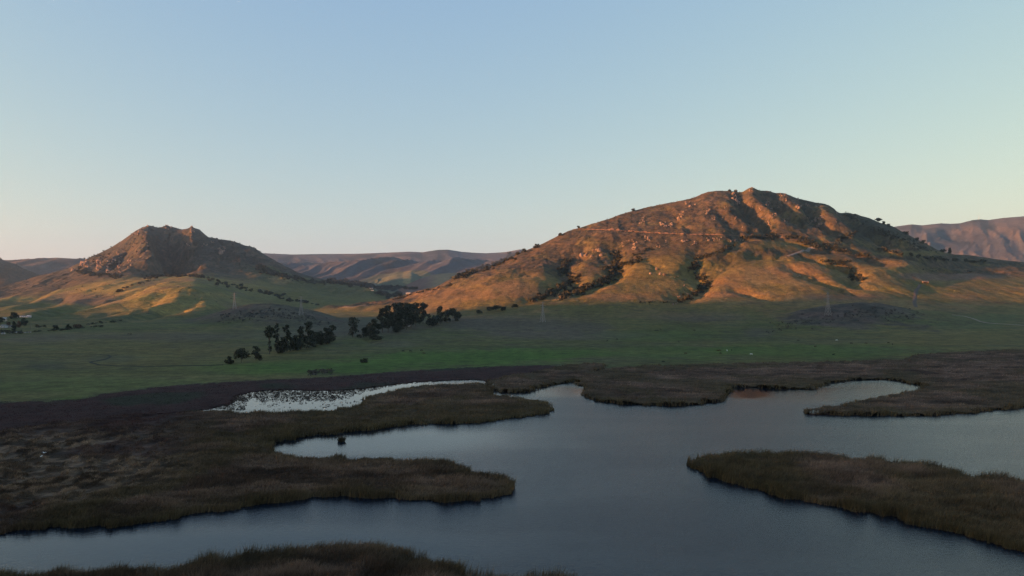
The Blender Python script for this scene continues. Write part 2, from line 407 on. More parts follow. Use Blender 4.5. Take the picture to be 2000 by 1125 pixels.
# lower right
carve([(1587,482),(1625,484),(1675,496),(1712,511)], [10,20,20,12], 24)
carve([(1575,495),(1600,510),(1635,514),(1660,522),(1668,535),(1662,545),(1682,556),(1706,561)], [12,24,24,24,20,16,12,6], 25)
carve([(1555,525),(1572,537),(1600,546),(1640,560),(1670,571)], [10,20,18,14,8], 22)
carve([(1715,486),(1750,496),(1812,506),(1925,513),(2000,518)], [10,18,17,14,10], 26)
carve([(1807,517),(1837,525),(1887,527),(1950,528)], [6,17,17,10], 24)
carve([(1490,500),(1515,500),(1530,490)], [12,16,8], 28)
carve([(1420,566),(1440,565),(1480,575),(1515,583)], [4,8,14,6], 24)
carve([(1560,522),(1610,512),(1640,517)], [-6,-9,-5], 24)
carve([(1700,535),(1760,530),(1800,520)], [-8,-12,-8], 34)
carve([(1730,560),(1780,575),(1840,590)], [2,6,3], 26)
carve([(900,575),(940,560),(985,545),(1030,535)], [4,8,8,4], 24)
# left hill: the dark bowl in its face, spurs and gullies of the foothills
carve([(322,440),(328,455),(335,480),(338,505),(330,530)], [8,85,150,125,40], 82, 2.2)
carve([(272,452),(285,470),(300,500),(305,525)], [-5,-50,-62,-22], 46)
carve([(374,446),(370,465),(366,485)], [-4,-28,-16], 34)
carve([(400,470),(385,490),(388,512)], [6,26,14], 38)
carve([(262,470),(245,492),(225,515),(205,535)], [10,30,34,16], 36)
carve([(225,500),(212,515),(200,532)], [-8,-22,-14], 30)
carve([(195,505),(180,522),(165,535)], [8,24,10], 32)
carve([(425,475),(440,500),(450,530)], [8,30,14], 50)
carve([(470,485),(490,505),(505,525)], [8,22,12], 42)
for sp, gl in ((((307,541),(225,571),(140,596),(75,615),(20,626)), ((322,548),(245,577),(160,601),(95,619))),
               (((316,560),(287,584),(225,599),(100,616)), ((330,570),(305,590),(250,606),(150,621))),
               (((352,560),(347,592),(290,609),(212,625)), ((372,570),(366,598),(320,614),(250,627))),
               (((402,572),(420,590),(400,608),(330,622)), ((432,590),(445,600))),
               (((125,538),(50,575),(0,592),(-60,606)), ((145,545),(75,580),(20,600))),
               (((180,552),(110,572),(45,600),(0,612)), ((195,560),(130,582),(70,605))),
               (((245,548),(190,566),(120,585)), ((262,556),(215,572),(150,590)))):
    carve(sp, [-3] + [-9] * (len(sp) - 2) + [-4], 40)
    carve(gl, [4] + [10] * (len(gl) - 2) + [5], 32)
carve([(515,536),(560,552),(600,565)], [-6,-20,-6], 55)
carve([(520,530),(600,556),(680,575)], [6,10,6], 50)
carve([(470,556),(540,574),(600,585)], [8,12,8], 40)
# creek and pasture wrinkles
carve([(712,662),(725,668),(735,672)], [2,3,1], 10)
Z = np.maximum(Z, -1.9)

XP, YP = proj(XX, DD, Z)                  # where every terrain point lies in the photograph, to place the patches of vegetation
# ---------------------------------------------------------------- colours of the land (albedo)
n1 = fbm(XX / 70, DD / 70, 101, 5); n2 = fbm(XX / 22, DD / 22, 103, 4); n3 = fbm(XX / 260, DD / 260, 107, 4); n4 = fbm(XX / 9, DD / 9, 109, 3)
def mix(c, col, f):
    f = np.clip(f, 0, 1)[..., None]
    return c * (1 - f) + np.asarray(col) * f
GREEN, LUSH, OLIVE, DRY, RUST, BRUSH, PURP, DARK = (0.073,0.079,0.021), (0.056,0.104,0.017), (0.124,0.098,0.032), (0.155,0.114,0.046), (0.155,0.098,0.046), (0.056,0.046,0.027), (0.079,0.066,0.046), (0.026,0.030,0.020)
CC = np.zeros((NR, NC, 3)) + np.asarray(GREEN)
CC = mix(CC, OLIVE, 0.9 * sstep(0.42, 0.62, n3) * 0.8)
CC = mix(CC, (0.095,0.085,0.045), sstep(0.5, 0.7, n1) * 0.5)
def blob(cx, cy, rx, ry, soft=0.5):
    r = np.sqrt(((XP - cx) / rx) ** 2 + ((YP - cy) / ry) ** 2) + 0.5 * (n1 - 0.5) + 0.7 * (n2 - 0.5)
    return 1 - sstep(1 - soft, 1 + soft * 0.4, r)
streak = fbm(XX / 150 + 3 * n3, DD / 16, 113, 4)
pl = (DD < 1700)
CC = np.where(pl[..., None], mix(CC, (0.098,0.088,0.036), 0.55 * sstep(0.5, 0.64, streak)), CC)
CC = np.where(pl[..., None], mix(CC, (0.050,0.062,0.024), 0.55 * sstep(0.5, 0.38, streak) * 1.0), CC)
CC = np.where(pl[..., None], mix(CC, (0.045,0.045,0.025), 0.5 * sstep(0.66, 0.74, n2)), CC)
# pasture
for b, c, f in (((620,718,260,16), LUSH, 0.8), ((900,700,230,18), LUSH, 0.9), ((1050,692,160,14), LUSH, 0.7), ((150,752,330,16), (0.085,0.098,0.028), 0.8), ((250,780,150,10), LUSH, 0.5), ((330,690,240,40), OLIVE, 0.35),
                ((1600,685,260,14), LUSH, 0.5), ((1320,690,180,16), LUSH, 0.45), ((1000,632,160,20), PURP, 0.8), ((1130,640,70,10), PURP, 0.7), ((1100,655,180,9), (0.095,0.075,0.055), 0.7), ((1360,619,100,11), PURP, 0.85),
                ((1480,650,40,10), PURP, 0.6), ((330,658,130,10), PURP, 0.6), ((140,657,130,6), PURP, 0.5), ((60,664,90,5), (0.11,0.085,0.06), 0.5), ((700,640,160,22), (0.062,0.056,0.046), 0.7), ((560,655,180,10), PURP, 0.4),
                ((770,672,60,7), (0.085,0.075,0.05), 0.5), ((900,630,60,18), PURP, 0.6), ((1900,600,130,50), (0.060,0.085,0.032), 0.7), ((1850,660,150,20), OLIVE, 0.5), ((1280,655,120,12), LUSH, 0.3), ((220,700,60,9), (0.055,0.06,0.035), 0.5), ((90,716,50,6), (0.05,0.05,0.035), 0.6)):
    CC = np.where((DD < 1650)[..., None], mix(CC, c, f * blob(*b)), CC)
CC = np.where((np.abs(DD - Dn) < 14)[..., None], mix(CC, (0.05,0.055,0.03), 0.6), CC)
# knoll and mound: heath
heath = sstep(-2, 12, zB - plain + 14 * (n1 - 0.5) + 8 * (n2 - 0.5)) * (DD < 1900)
CC = mix(CC, PURP, heath * 0.9); CC = mix(CC, (0.085,0.055,0.042), heath * sstep(0.5, 0.65, n1) * 0.6); CC = mix(CC, (0.042,0.042,0.034), heath * sstep(0.52, 0.66, n2) * 0.7)
mound = sstep(-1, 9, zD - np.maximum(zR, plain) + 16 * (n1 - 0.5) + 9 * (n2 - 0.5)) * (DD < 1500)
CC = mix(CC, (0.072,0.060,0.043), mound); CC = mix(CC, (0.095,0.068,0.055), mound * sstep(0.5, 0.62, n1) * 0.7); CC = mix(CC, (0.034,0.034,0.026), mound * sstep(0.50, 0.62, n2) * 0.8)
# right hill
onR = sstep(2, 10, zR - plain) * (DD < 3000) * (1 - mound)
hill_grass = np.zeros_like(CC) + np.asarray(OLIVE)
hill_grass = mix(hill_grass, DRY, sstep(0.40, 0.6, n3)); hill_grass = mix(hill_grass, RUST, sstep(0.52, 0.68, n1) * 0.5); hill_grass = mix(hill_grass, GREEN, sstep(0.52, 0.7, fbm(XX/120, DD/120, 131, 4)) * 0.6)
hill_grass = mix(hill_grass, BRUSH, sstep(0.6, 0.72, n2) * 0.4) * np.array((1.0, 0.97, 0.95))
CC = mix(CC, hill_grass, onR * sstep(1180, 1500, DD + 200 * (n1 - 0.5)))
brush_c = np.zeros_like(CC) + np.asarray((0.086,0.062,0.034))
brush_c = mix(brush_c, BRUSH, sstep(0.45, 0.6, n2)); brush_c = mix(brush_c, OLIVE, sstep(0.55, 0.7, n1) * 0.6); brush_c = mix(brush_c, DARK, sstep(0.56, 0.66, n4) * 0.75); brush_c = mix(brush_c, (0.12,0.08,0.05), sstep(0.6,0.7,fbm(XX/12,DD/12,133,3))*0.5)
upz = onR * sstep(0.52, 0.64, tR + 0.12 * (n1 - 0.5) - 0.10 * sstep(1150, 1000, XP))
CC = mix(CC, brush_c, upz)
for b, c, f in (((1050,575,90,12), RUST, 0.7), ((880,575,110,14), RUST, 0.7), ((1000,560,60,12), RUST, 0.5), ((1200,580,60,8), RUST, 0.8), ((1420,575,60,7), RUST, 0.9), ((1550,528,80,14), RUST, 0.9), ((1600,545,60,8), RUST, 0.5), ((1850,540,120,9), (0.13,0.085,0.06), 0.8), ((1700,545,60,16), DRY, 0.7),
                ((1520,480,70,10), OLIVE, 0.8), ((1510,492,22,9), BRUSH, 0.9), ((1300,560,120,14), OLIVE, 0.6), ((1250,520,60,14), OLIVE, 0.6), ((1780,495,90,6), OLIVE, 0.8), ((1460,540,60,20), DRY, 0.4), ((1650,580,90,9), (0.10,0.07,0.05), 0.6), ((1720,450,100,26), (0.040,0.040,0.026), 0.8), ((1390,500,30,12), BRUSH, 0.8), ((1430,510,50,14), BRUSH, 0.5)):  # dark patch on the right shoulder paints its shade into the ground colour
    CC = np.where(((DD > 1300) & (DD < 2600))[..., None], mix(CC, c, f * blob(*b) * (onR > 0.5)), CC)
# left hill
onL = sstep(2, 9, zL - np.maximum(plain, zR)) * (DD > 1450) * (DD < 4700)
lg = np.zeros_like(CC) + np.asarray((0.136,0.122,0.036)); lg = mix(lg, (0.19,0.146,0.044), sstep(0.42, 0.6, n3)); lg = mix(lg, (0.095,0.07,0.052), sstep(0.55, 0.68, fbm(XX/140, DD/140, 141, 4)) * 0.5); lg = mix(lg, BRUSH, sstep(0.6, 0.7, n1) * 0.4)
CC = mix(CC, lg, onL)
upl = onL * sstep(0.56, 0.66, tL + 0.1 * (n1 - 0.5))
lb = np.zeros_like(CC) + np.asarray((0.070,0.055,0.034)); lb = mix(lb, BRUSH, sstep(0.45, 0.6, n1)); lb = mix(lb, DARK, sstep(0.50, 0.60, n2) * 0.8); lb = mix(lb, (0.11,0.075,0.05), sstep(0.62, 0.7, fbm(XX/15, DD/15, 143, 3)) * 0.6)
CC = mix(CC, lb, upl)
CC = mix(CC, (0.034,0.034,0.024), upl * sstep(0.72, 0.95, tL) * sstep(0.40, 0.55, n1) * 0.65)
CC = mix(CC, GREEN, onL * (DD < 3600) * sstep(440, 560, XP) * 0.75)
for b, c, f in (((545,547,24,12), DRY, 1.0), ((170,585,70,14), (0.085,0.062,0.05), 0.7), ((400,588,60,12), (0.125,0.115,0.04), 0.6), ((390,566,70,8), GREEN, 0.6)):
    CC = np.where(((DD > 1500) & (DD < 3600))[..., None], mix(CC, c, f * blob(*b) * (onL > 0.5)), CC)
# far ranges
fa = (DD > 3800) & (zC > Z0 - 30) & (DD > 5000)
N5 = fbm(XX / 600, DD / 600, 151, 5)
fc = np.zeros_like(CC) + np.asarray((0.072,0.071,0.074)); fc = mix(fc, (0.118,0.095,0.078), sstep(0.48, 0.66, N5)); fc = mix(fc, (0.044,0.046,0.044), sstep(0.55, 0.68, fbm(XX/300, DD/300, 153, 4)))  # sunlit tone and blue-grey haze tint painted into the far slopes
lowt = 1 - sstep(0.3, 0.75, tG)
fc = np.where((zG > Z0 - 30)[..., None], mix(fc, (0.125,0.098,0.075), lowt * sstep(0.35, 0.55, N5)), fc)
CC = np.where((DD > 4250)[..., None] & ((zC > Z0 - 30) | (zG > Z0 - 30))[..., None], fc, CC)
CC = np.where(((zF > Z0 - 5) & (DD > 3850) & (XP < 250))[..., None], lb * 0.9, CC)
onM = (zM > np.maximum(zN, plain)) & (DD > 4280) & (DD < 5300) & (XP > 690) & (XP < 850)
CC = np.where(onM[..., None], mix(np.zeros_like(CC) + np.asarray((0.085,0.096,0.058)), (0.19,0.16,0.07), blob(795,540,9,16,0.2)), CC)  # yellow blob is a sunlit spot painted into the hill colour
onN = (zN > np.maximum(zM, plain)) & (DD > 3850) & (DD < 4900) & (XP > 760) & (XP < 1300)
CC = np.where(onN[..., None], mix(np.zeros_like(CC) + np.asarray((0.12,0.075,0.058)), (0.20,0.155,0.085), sstep(820, 860, XP + 20 * (n1 - .5))), CC)  # tan end paints the sunlit part of the hillside into its colour

# normals for seamless joins between the pieces
def grid_normals(Z):
    P = np.stack([XX, DD, Z], -1)
    du = np.gradient(P, axis=1); dv = np.gradient(P, axis=0)
    n = np.cross(du, dv); n /= np.linalg.norm(n, axis=-1, keepdims=True)
    return n
NRM = grid_normals(Z)
# which object each cell belongs to
ids = np.zeros((NR, NC), int)
stack = [plain + 1.5, zR, zL, zF, zB, zD, zC, zG, zM, zN]
lim = [(0, 20000), (1150, 3600), (1450, 4600), (3850, 6200), (1100, 2000), (1050, 1800), (4900, 20000), (4250, 20000), (4280, 5600), (3880, 5200)]
best = stack[0].copy()
for i in range(1, 10):
    ok = (stack[i] > best) & (DD >= lim[i][0]) & (DD <= lim[i][1])
    ids[ok] = i; best = np.where(ok, stack[i], best)
cell = ids[:-1, :-1]
vid = np.arange(NR * NC).reshape(NR, NC)
Q = np.stack([vid[:-1, :-1], vid[:-1, 1:], vid[1:, 1:], vid[1:, :-1]], -1).reshape(-1, 4)
Vall = np.stack([XX, DD, Z], -1).reshape(-1, 3); Call = CC.reshape(-1, 3); Nall = NRM.reshape(-1, 3)
cellf = cell.ravel()
info = {0: ('ground', 'broad green pasture plain spreading from the lake to the hills', M_land), 1: ('hill', 'large rocky hill at right, lit orange by the low sun', M_land),
        2: ('hill', 'craggy peak at left with golden foothills and a dark bowl', M_land), 3: ('hill', 'dark hill cut off by the left edge behind the foothills', M_land),
        4: ('hill', 'low dark heath knoll behind the tree clumps', M_land), 5: ('hill', 'low purple-brown heath mound under the right pylon', M_land),
        6: ('mountain', 'hazy mauve mountain range closing the valley between the two hills', M_far), 7: ('mountain', 'hazy mauve mountain range beyond the right shoulder of the big hill', M_far),
        8: ('hill', 'small far green hill with a yellow patch in the valley gap', M_far), 9: ('hill', 'far tan and mauve hillside behind the left foot of the big hill', M_far)}
LAND = {}
for i, (nm, lb_, mt) in info.items():
    f = Q[cellf == i]
    if not len(f): continue
    used, inv = np.unique(f, return_inverse=True)
    o = mk(nm, Vall[used], [inv.reshape(-1, 4)], mt, col=Call[used], smooth=True, nrm=Nall[used])
    tag(o, lb_, nm, kind='structure'); LAND[i] = o

# the hill west of the lake, outside the picture: it keeps the valley floor in its evening shadow
sdir = np.array([-math.sin(R(SUN_AZ)), math.cos(R(SUN_AZ))]); ndir = np.array([-sdir[1], sdir[0]])
def west_hill():
    S0 = 3000.0
    q = np.arange(-2400, 1500, 40.0); s = np.arange(-1400, 1401, 70.0)
    QQ, SS = np.meshgrid(q, s)
    Hq = np.interp(QQ, [-2400,-2200,-1900,-1700,-1600,-1500,-1450,-1400,-1337,-1279,-1150,-1000,-400,1500], [-300,-290,-190,-80,-30,26,66,98,128,152,200,235,260,230])
    top = Hq + math.tan(R(SUN_EL)) * S0 + 14 * (fbm(QQ / 160, SS / 3000, 201, 4) - 0.5)
    z = top * np.clip(1 - (np.abs(SS) / 1400) ** 1.3, 0, 1) + 10 * (fbm(QQ / 90, SS / 90, 203, 4) - 0.5) * (np.abs(SS) < 1300) * (np.abs(SS) > 60)
    z = np.maximum(z, -1.5)
    X = sdir[0] * (S0 + SS) + ndir[0] * QQ; Y = sdir[1] * (S0 + SS) + ndir[1] * QQ
    v = np.stack([X, Y, z], -1).reshape(-1, 3)
    nr, nc = X.shape; vi = np.arange(nr * nc).reshape(nr, nc)
    f = np.stack([vi[:-1, :-1], vi[:-1, 1:], vi[1:, 1:], vi[1:, :-1]], -1).reshape(-1, 4)
    n = fbm(X / 120, Y / 120, 5, 4).ravel()[:, None]
    o = mk('hill', v, [f], M_land, col=np.array(OLIVE) * (0.7 + 0.6 * n), smooth=True)
    tag(o, 'grassy hill west of the lake whose shadow covers the valley floor', 'hill', kind='structure')
west_hill()
def base_sheet():
    """the plain round about, behind the drone and to the sides"""
    s = 11500.0
    v = np.array([[-s, -3500, -1.95], [s, -3500, -1.95], [s, 11500, -1.95], [-s, 11500, -1.95]])
    o = mk('ground', v, [np.array([[0, 1, 2, 3]])], M_mud)
    tag(o, 'dark flat land and lake bed lying under the water and beyond', 'ground', kind='structure')
base_sheet()

# ---------------------------------------------------------------- reed beds, marsh and water
def ring(pts, h=2.4):
    out = []
    for p in pts:
        if len(p) == 3: out.append(tuple(float(a) for a in flat(p[0], p[1], h)))
        else: out.append(tuple(float(a) for a in flat(p[0], p[1], 0.0)))
    return out
T = 't'
bedA = ring([(-500,1120,T),(-200,1117,T),(0,1116,T),(74,1113,T),(81,1101,T),(124,1099,T),(140,1105,T),(248,1099,T),(325,1099,T),(356,1093,T),(425,1081,T),(434,1088,T),(450,1078,T),(496,1070,T),(527,1073,T),(593,1056,T),(620,1057,T),(640,1053,T),(717,1054,T),(742,1053,T),(748,1060,T),(773,1056,T),(795,1060,T),(829,1079,T),(850,1082,T),(888,1093,T),(912,1104,T),(965,1105,T),(1027,1112,T),(1089,1116,T),(1110,1126,T),(1160,1165),(1100,1260),(700,1290),(200,1290),(-500,1260)], 2.9)
bedBC = ring([(-420,1095),(0,1046),(40,1037),(84,1034),(102,1027),(124,1026),(152,1031),(217,1029),(267,1025),(298,1020),(356,1013),(391,1001),(465,993),(533,984),(573,978),(620,974),(670,968),(700,972),(736,974),(779,973),(810,976),(872,979),(934,978),(965,973),(994,963),(1001,952),(996,938,T),(987,926,T),(956,921,T),(928,919,T),(918,910,T),(878,898,T),(841,896,T),(794,895,T),(767,888,T),(717,888,T),(683,893,T),(661,888,T),(624,888,T),(577,887,T),(546,881,T),(531,871,T),(529,866),(562,859),(605,851),(640,850),(686,844),(736,839),(763,834),(816,829),(856,829),(887,828),(934,827),(965,822),(996,818),(1042,812),(1073,807),(1090,800),(1088,792,T),(1075,787,T),(1062,780,T),(1037,775,T),(1012,772,T),(985,769,T),(968,768,T),(955,759),(946,752),(955,744.5,T),(900,746,T),(850,749.5,T),(825,751,T),(775,757,T),(740,764,T),(712,772,T),(709,780,T),(704,785,T),(650,796,T),(600,798.5,T),(550,800,T),(500,801,T),(465,801.5,T),(440,797,T),(375,797,T),(250,803,T),(100,818,T),(0,832,T),(-420,860,T)], 2.3)
bedDE = ring([(946,750),(958,741,T),(1000,730,T),(1050,722,T),(1085,714,T),(1110,710,T),(1140,707,T),(1180,708,T),(1186,711,T),(1165,719,T),(1160,723,T),(1190,717,T),(1250,712,T),(1400,709,T),(1600,705,T),(1700,702,T),(1760,700,T),(1785,691,T),(1900,684,T),(2000,681,T),(2400,676,T),(2700,690),(2700,770),(2000,798),(1937,802),(1900,808),(1825,812),(1750,813),(1675,812),(1600,811),(1576,808),(1570,803),(1587,795,T),(1625,790,T),(1660,782,T),(1700,775,T),(1750,766,T),(1790,758,T),(1806,754),(1762,748),(1740,742),(1675,743),(1625,748),(1600,754),(1592,760),(1500,760),(1475,756),(1430,758),(1424,764),(1422,778),(1412,784),(1375,790),(1325,794),(1275,793),(1212,790),(1175,785),(1150,780),(1138,769),(1140,757),(1126,751),(1118,746),(1100,749),(1087,751),(1040,761),(1032,765),(1000,767.5),(968,766.5),(955,757)], 2.4)
bedF = ring([(1341,899),(1341,908),(1356,921),(1380,934),(1403,939),(1449,948),(1480,954),(1500,962),(1527,970),(1589,984),(1640,993),(1690,1001),(1746,1011),(1774,1023),(1830,1034),(1876,1042),(1907,1053),(2000,1079),(2250,1150),(2500,1160),(2500,985),(2200,960,T),(2000,932,T),(1957,923,T),(1930,922,T),(1907,921,T),(1845,907,T),(1814,901,T),(1790,899,T),(1767,893,T),(1736,896,T),(1709,887,T),(1675,887,T),(1643,881,T),(1590,881,T),(1510,879,T),(1465,880,T),(1403,881,T),(1366,886,T),(1346,892,T)], 2.9)
marsh = ring([(-420,793),(0,785.5),(150,781.5),(190,771.5),(300,757),(430,747),(640,737),(760,727.3),(900,718.5),(1000,715),(1085,713.5),(1098,718),(1060,728),(1008,738),(962,747),(930,742.5),(900,742.5),(850,744.5),(810,747),(790,749),(760,752),(730,756),(700,760.5),(660,763),(600,763),(540,762),(500,765),(470,773),(455,782),(444,790),(415,798),(375,804),(250,815),(100,829),(0,843),(-420,872)], 0.6)

def bed(name, poly, step, hfun, cfun, nblade, label, wk=1.0, mat_h=0.6, blade_w=(0.10, 0.0008), ylim=None, xpad=150, lean=0.16):
    P = np.array(poly)
    def rag(x, y):          # ragged margins: the outline wanders by a metre or two
        A = 2.2 + 0.004 * y
        return x + A * 2 * (fbm(x / 4.5, y / 4.5, 391, 3) - 0.5), y + A * 2 * (fbm(x / 4.5 + 50, y / 4.5, 393, 3) - 0.5)
    xs = np.arange(P[:, 0].min() - 2 * step, P[:, 0].max() + 2 * step, step); ys = np.arange(P[:, 1].min() - 2 * step, P[:, 1].max() + 2 * step, step)
    gx, gy = np.meshgrid(xs, ys)
    gx = gx + rng.uniform(-.3, .3, gx.shape) * step; gy = gy + rng.uniform(-.3, .3, gy.shape) * step
    qx, qy = rag(gx, gy)
    ins = inside(qx, qy, poly)
    keep = ins & (np.abs(gx / np.maximum(gy, 1)) < 1.0)
    dist = np.zeros(gx.shape)
    m = keep
    dist[m] = pl_dist(qx[m], qy[m], poly, closed=True)[0]
    hh = np.zeros(gx.shape); hh[m] = hfun(gx[m], gy[m], dist[m])
    z = np.where(keep, mat_h * hh * sstep(-0.3, 2.2, dist) + 0.25 * (fbm(gx / 2.2, gy / 2.2, 301, 3) - 0.5) * sstep(0.5, 3, dist), -0.5)
    vi = np.arange(gx.size).reshape(gx.shape)
    f = np.stack([vi[:-1, :-1], vi[:-1, 1:], vi[1:, 1:], vi[1:, :-1]], -1).reshape(-1, 4)
    k = keep.ravel()[f].all(1)
    f = f[k]
    used, inv = np.unique(f, return_inverse=True)
    V0 = np.stack([gx, gy, z], -1).reshape(-1, 3)[used]
    C0 = cfun(V0[:, 0], V0[:, 1], dist.ravel()[used]) * 0.5  # mat colour darkened to paint in the shaded gaps between blades
    F0 = inv.reshape(-1, 4)
    # blades: as many per picture area near and far
    bx, by = [], []
    xi0, xi1 = proj(P[:, 0], P[:, 1], 0)[0], None
    px, py = proj(P[:, 0], P[:, 1], 0.0)
    x0, x1 = max(px.min(), -xpad), min(px.max(), 2000 + xpad); y0, y1 = py.min(), min(py.max(), 1200)
    got = 0
    while got < nblade:
        rx = rng.uniform(x0, x1, 400000); ry = rng.uniform(y0, y1, 400000)
        wx, wy = flat(rx, ry, 0.0)
        i = inside(*rag(wx, wy), poly)
        bx.append(wx[i]); by.append(wy[i]); got += int(i.sum())
    bx = np.concatenate(bx)[:nblade]; by = np.concatenate(by)[:nblade]
    bd = pl_dist(*rag(bx, by), poly, closed=True)[0]
    h = hfun(bx, by, bd) * rng.uniform(0.62, 1.08, nblade)
    w = (blade_w[0] + blade_w[1] * by) * rng.uniform(0.6, 1.4, nblade)
    a = rng.uniform(0, math.pi, nblade)
    lx = h * (rng.normal(lean, 0.22, nblade)); ly = h * rng.normal(0, 0.22, nblade)
    z0 = mat_h * hfun(bx, by, bd) * sstep(-0.3, 2.2, bd) * 0.75
    z0 = np.where(bd < 1.2, -0.1, z0)
    ca, sa = np.cos(a) * w * 0.5, np.sin(a) * w * 0.5
    B = np.empty((nblade, 3, 3))
    B[:, 0] = np.stack([bx - ca, by - sa, z0], -1); B[:, 1] = np.stack([bx + ca, by + sa, z0], -1)
    B[:, 2] = np.stack([bx + lx, by + ly, h], -1)
    cb = cfun(bx, by, bd) * rng.uniform(0.6, 1.45, (nblade, 1))
    CB = np.repeat(cb, 3, 0); CB[0::3] *= 0.9; CB[1::3] *= 0.9
    n0 = len(V0)
    o = mk(name, np.concatenate([V0, B.reshape(-1, 3)]), [F0, n0 + np.arange(nblade * 3).reshape(-1, 3)], M_reed, col=np.concatenate([C0, CB]))
    tag(o, label, name, kind='stuff')
    return o

RB, RO, RT = np.array((0.150,0.098,0.066)), np.array((0.086,0.067,0.030)), np.array((0.205,0.138,0.086))
def reed_c(X, Y, d):
    e = np.exp(-d / (5 + 0.012 * Y)) [..., None]
    n = fbm(X / 14, Y / 22, 311, 4)[..., None]; n2_ = fbm(X / 40, Y / 60, 313, 3)[..., None]
    n3_ = fbm((X + 0.3 * Y) / 26, Y / 7, 315, 4)[..., None]
    c = RB * (0.35 + 0.5 * n + 0.9 * sstep(0.3, 0.7, n3_))
    c = c * (1 - 0.7 * sstep(0.45, 0.62, n2_)) + RO * (0.8 + 0.5 * n) * 0.7 * sstep(0.45, 0.62, n2_)
    return c * (1 - 0.8 * e) + RO * (0.8 + 0.6 * n) * 0.8 * e
def reed_h(base):
    def f(X, Y, d):
        return base * (0.55 + 0.75 * sstep(0.25, 0.75, fbm((X + 0.3 * Y) / 9, Y / 5, 321, 3)) + 0.25 * (fbm(X / 25, Y / 30, 323, 2) - 0.5) + 0.10 * np.exp(-d / 3))
    return f
def BC_w(X, Y):
    """1 = tall reeds, 0 = low tussocky marsh (the west of the bed)"""
    x, y = proj(X, Y, np.zeros_like(X))
    line = np.interp(y, [800, 830, 860, 900, 940, 980, 1010], [420, 400, 380, 340, 300, 180, 60])
    return sstep(-110, 90, x - line + 160 * (fbm(X / 30, Y / 40, 331, 3) - 0.5))
def bc_h(X, Y, d):
    w = BC_w(X, Y)
    t = 0.25 + 1.5 * sstep(0.40, 0.66, fbm(X / 4.5, Y / 5, 335, 3))
    return t * (1 - w) + reed_h(2.3)(X, Y, d) * w
def bc_c(X, Y, d):
    w = BC_w(X, Y)[..., None]
    x, y = proj(X, Y, np.zeros_like(X))
    n = fbm(X / 9, Y / 13, 337, 4)[..., None]; big = fbm(X / 45, Y / 60, 339, 3)
    nf = fbm(X / 3.2, Y / 3.6, 336, 3)[..., None]
    tan = RT * (0.30 + 0.35 * sstep(0.3, 0.7, n) + 0.9 * sstep(0.4, 0.7, nf))
    mar = np.array((0.064, 0.035, 0.028)) * (0.7 + 0.9 * n)
    f = (1 - sstep(820, 890, y + 70 * (big - 0.5) + 0.05 * (400 - x)))[..., None]
    f = np.maximum(f, (sstep(0.56, 0.68, big) * 0.7)[..., None])
    m = tan * (1 - f) + mar * f
    return m * (1 - w) + reed_c(X, Y, d) * w
bed('reeds', bedA, 0.5, reed_h(3.1), reed_c, 110000, 'brown reed bed along the bottom edge of the picture', blade_w=(0.06, 0.0006))
bed('reeds', bedBC, 0.8, bc_h, bc_c, 380000, 'large reed marsh at left with two long tongues reaching into the lake', xpad=120)
bed('reeds', bedDE, 1.6, reed_h(2.6), reed_c, 120000, 'far reed belt along the pasture, ending in a pointed spit at right', mat_h=0.7)
bed('reeds', bedF, 0.6, reed_h(3.1), reed_c, 150000, 'reed island at right with a rounded left tip', blade_w=(0.06, 0.0006))
def marsh_c(X, Y, d):
    n = fbm(X / 8, Y / 14, 351, 4)[..., None]; b = fbm(X / 50, Y / 60, 353, 3)[..., None]
    c = np.array((0.058, 0.027, 0.024)) * (0.6 + 0.9 * n)
    return c * (1 - sstep(0.5, 0.66, b)) + np.array((0.036, 0.040, 0.022)) * sstep(0.5, 0.66, b) * 1.0
def marsh_h(X, Y, d): return 0.3 + 0.7 * fbm(X / 5, Y / 7, 355, 3)
bed('marsh_plants', marsh, 1.3, marsh_h, marsh_c, 60000, 'dark maroon marsh plants between the pasture and the silvery pond', lean=0.05)

def tuft_arrays(cx, cy, n, h, r, col, z0=-0.1, wd=0.25, spread=0.35):
    """blades of one clump"""
    a = rng.uniform(0, 2 * math.pi, n); rr = r * np.sqrt(rng.uniform(0, 1, n))
    bx, by = cx + rr * np.cos(a), cy + rr * np.sin(a)
    hh = h * rng.uniform(0.6, 1.1, n) * (1 - 0.5 * (rr / r) ** 2); w = wd * rng.uniform(0.6, 1.3, n) * 0.5; b = rng.uniform(0, math.pi, n)
    V = np.empty((n, 3, 3))
    V[:, 0] = np.stack([bx - w * np.cos(b), by - w * np.sin(b), np.full(n, z0)], -1); V[:, 1] = np.stack([bx + w * np.cos(b), by + w * np.sin(b), np.full(n, z0)], -1)
    V[:, 2] = np.stack([bx + spread * rr * np.cos(a) + rng.normal(0.1, .2, n) * hh, by + spread * rr * np.sin(a) + rng.normal(0, .2, n) * hh, hh], -1)
    return V.reshape(-1, 3), np.repeat(np.asarray(col) * rng.uniform(.6, 1.4, (n, 1)), 3, 0)

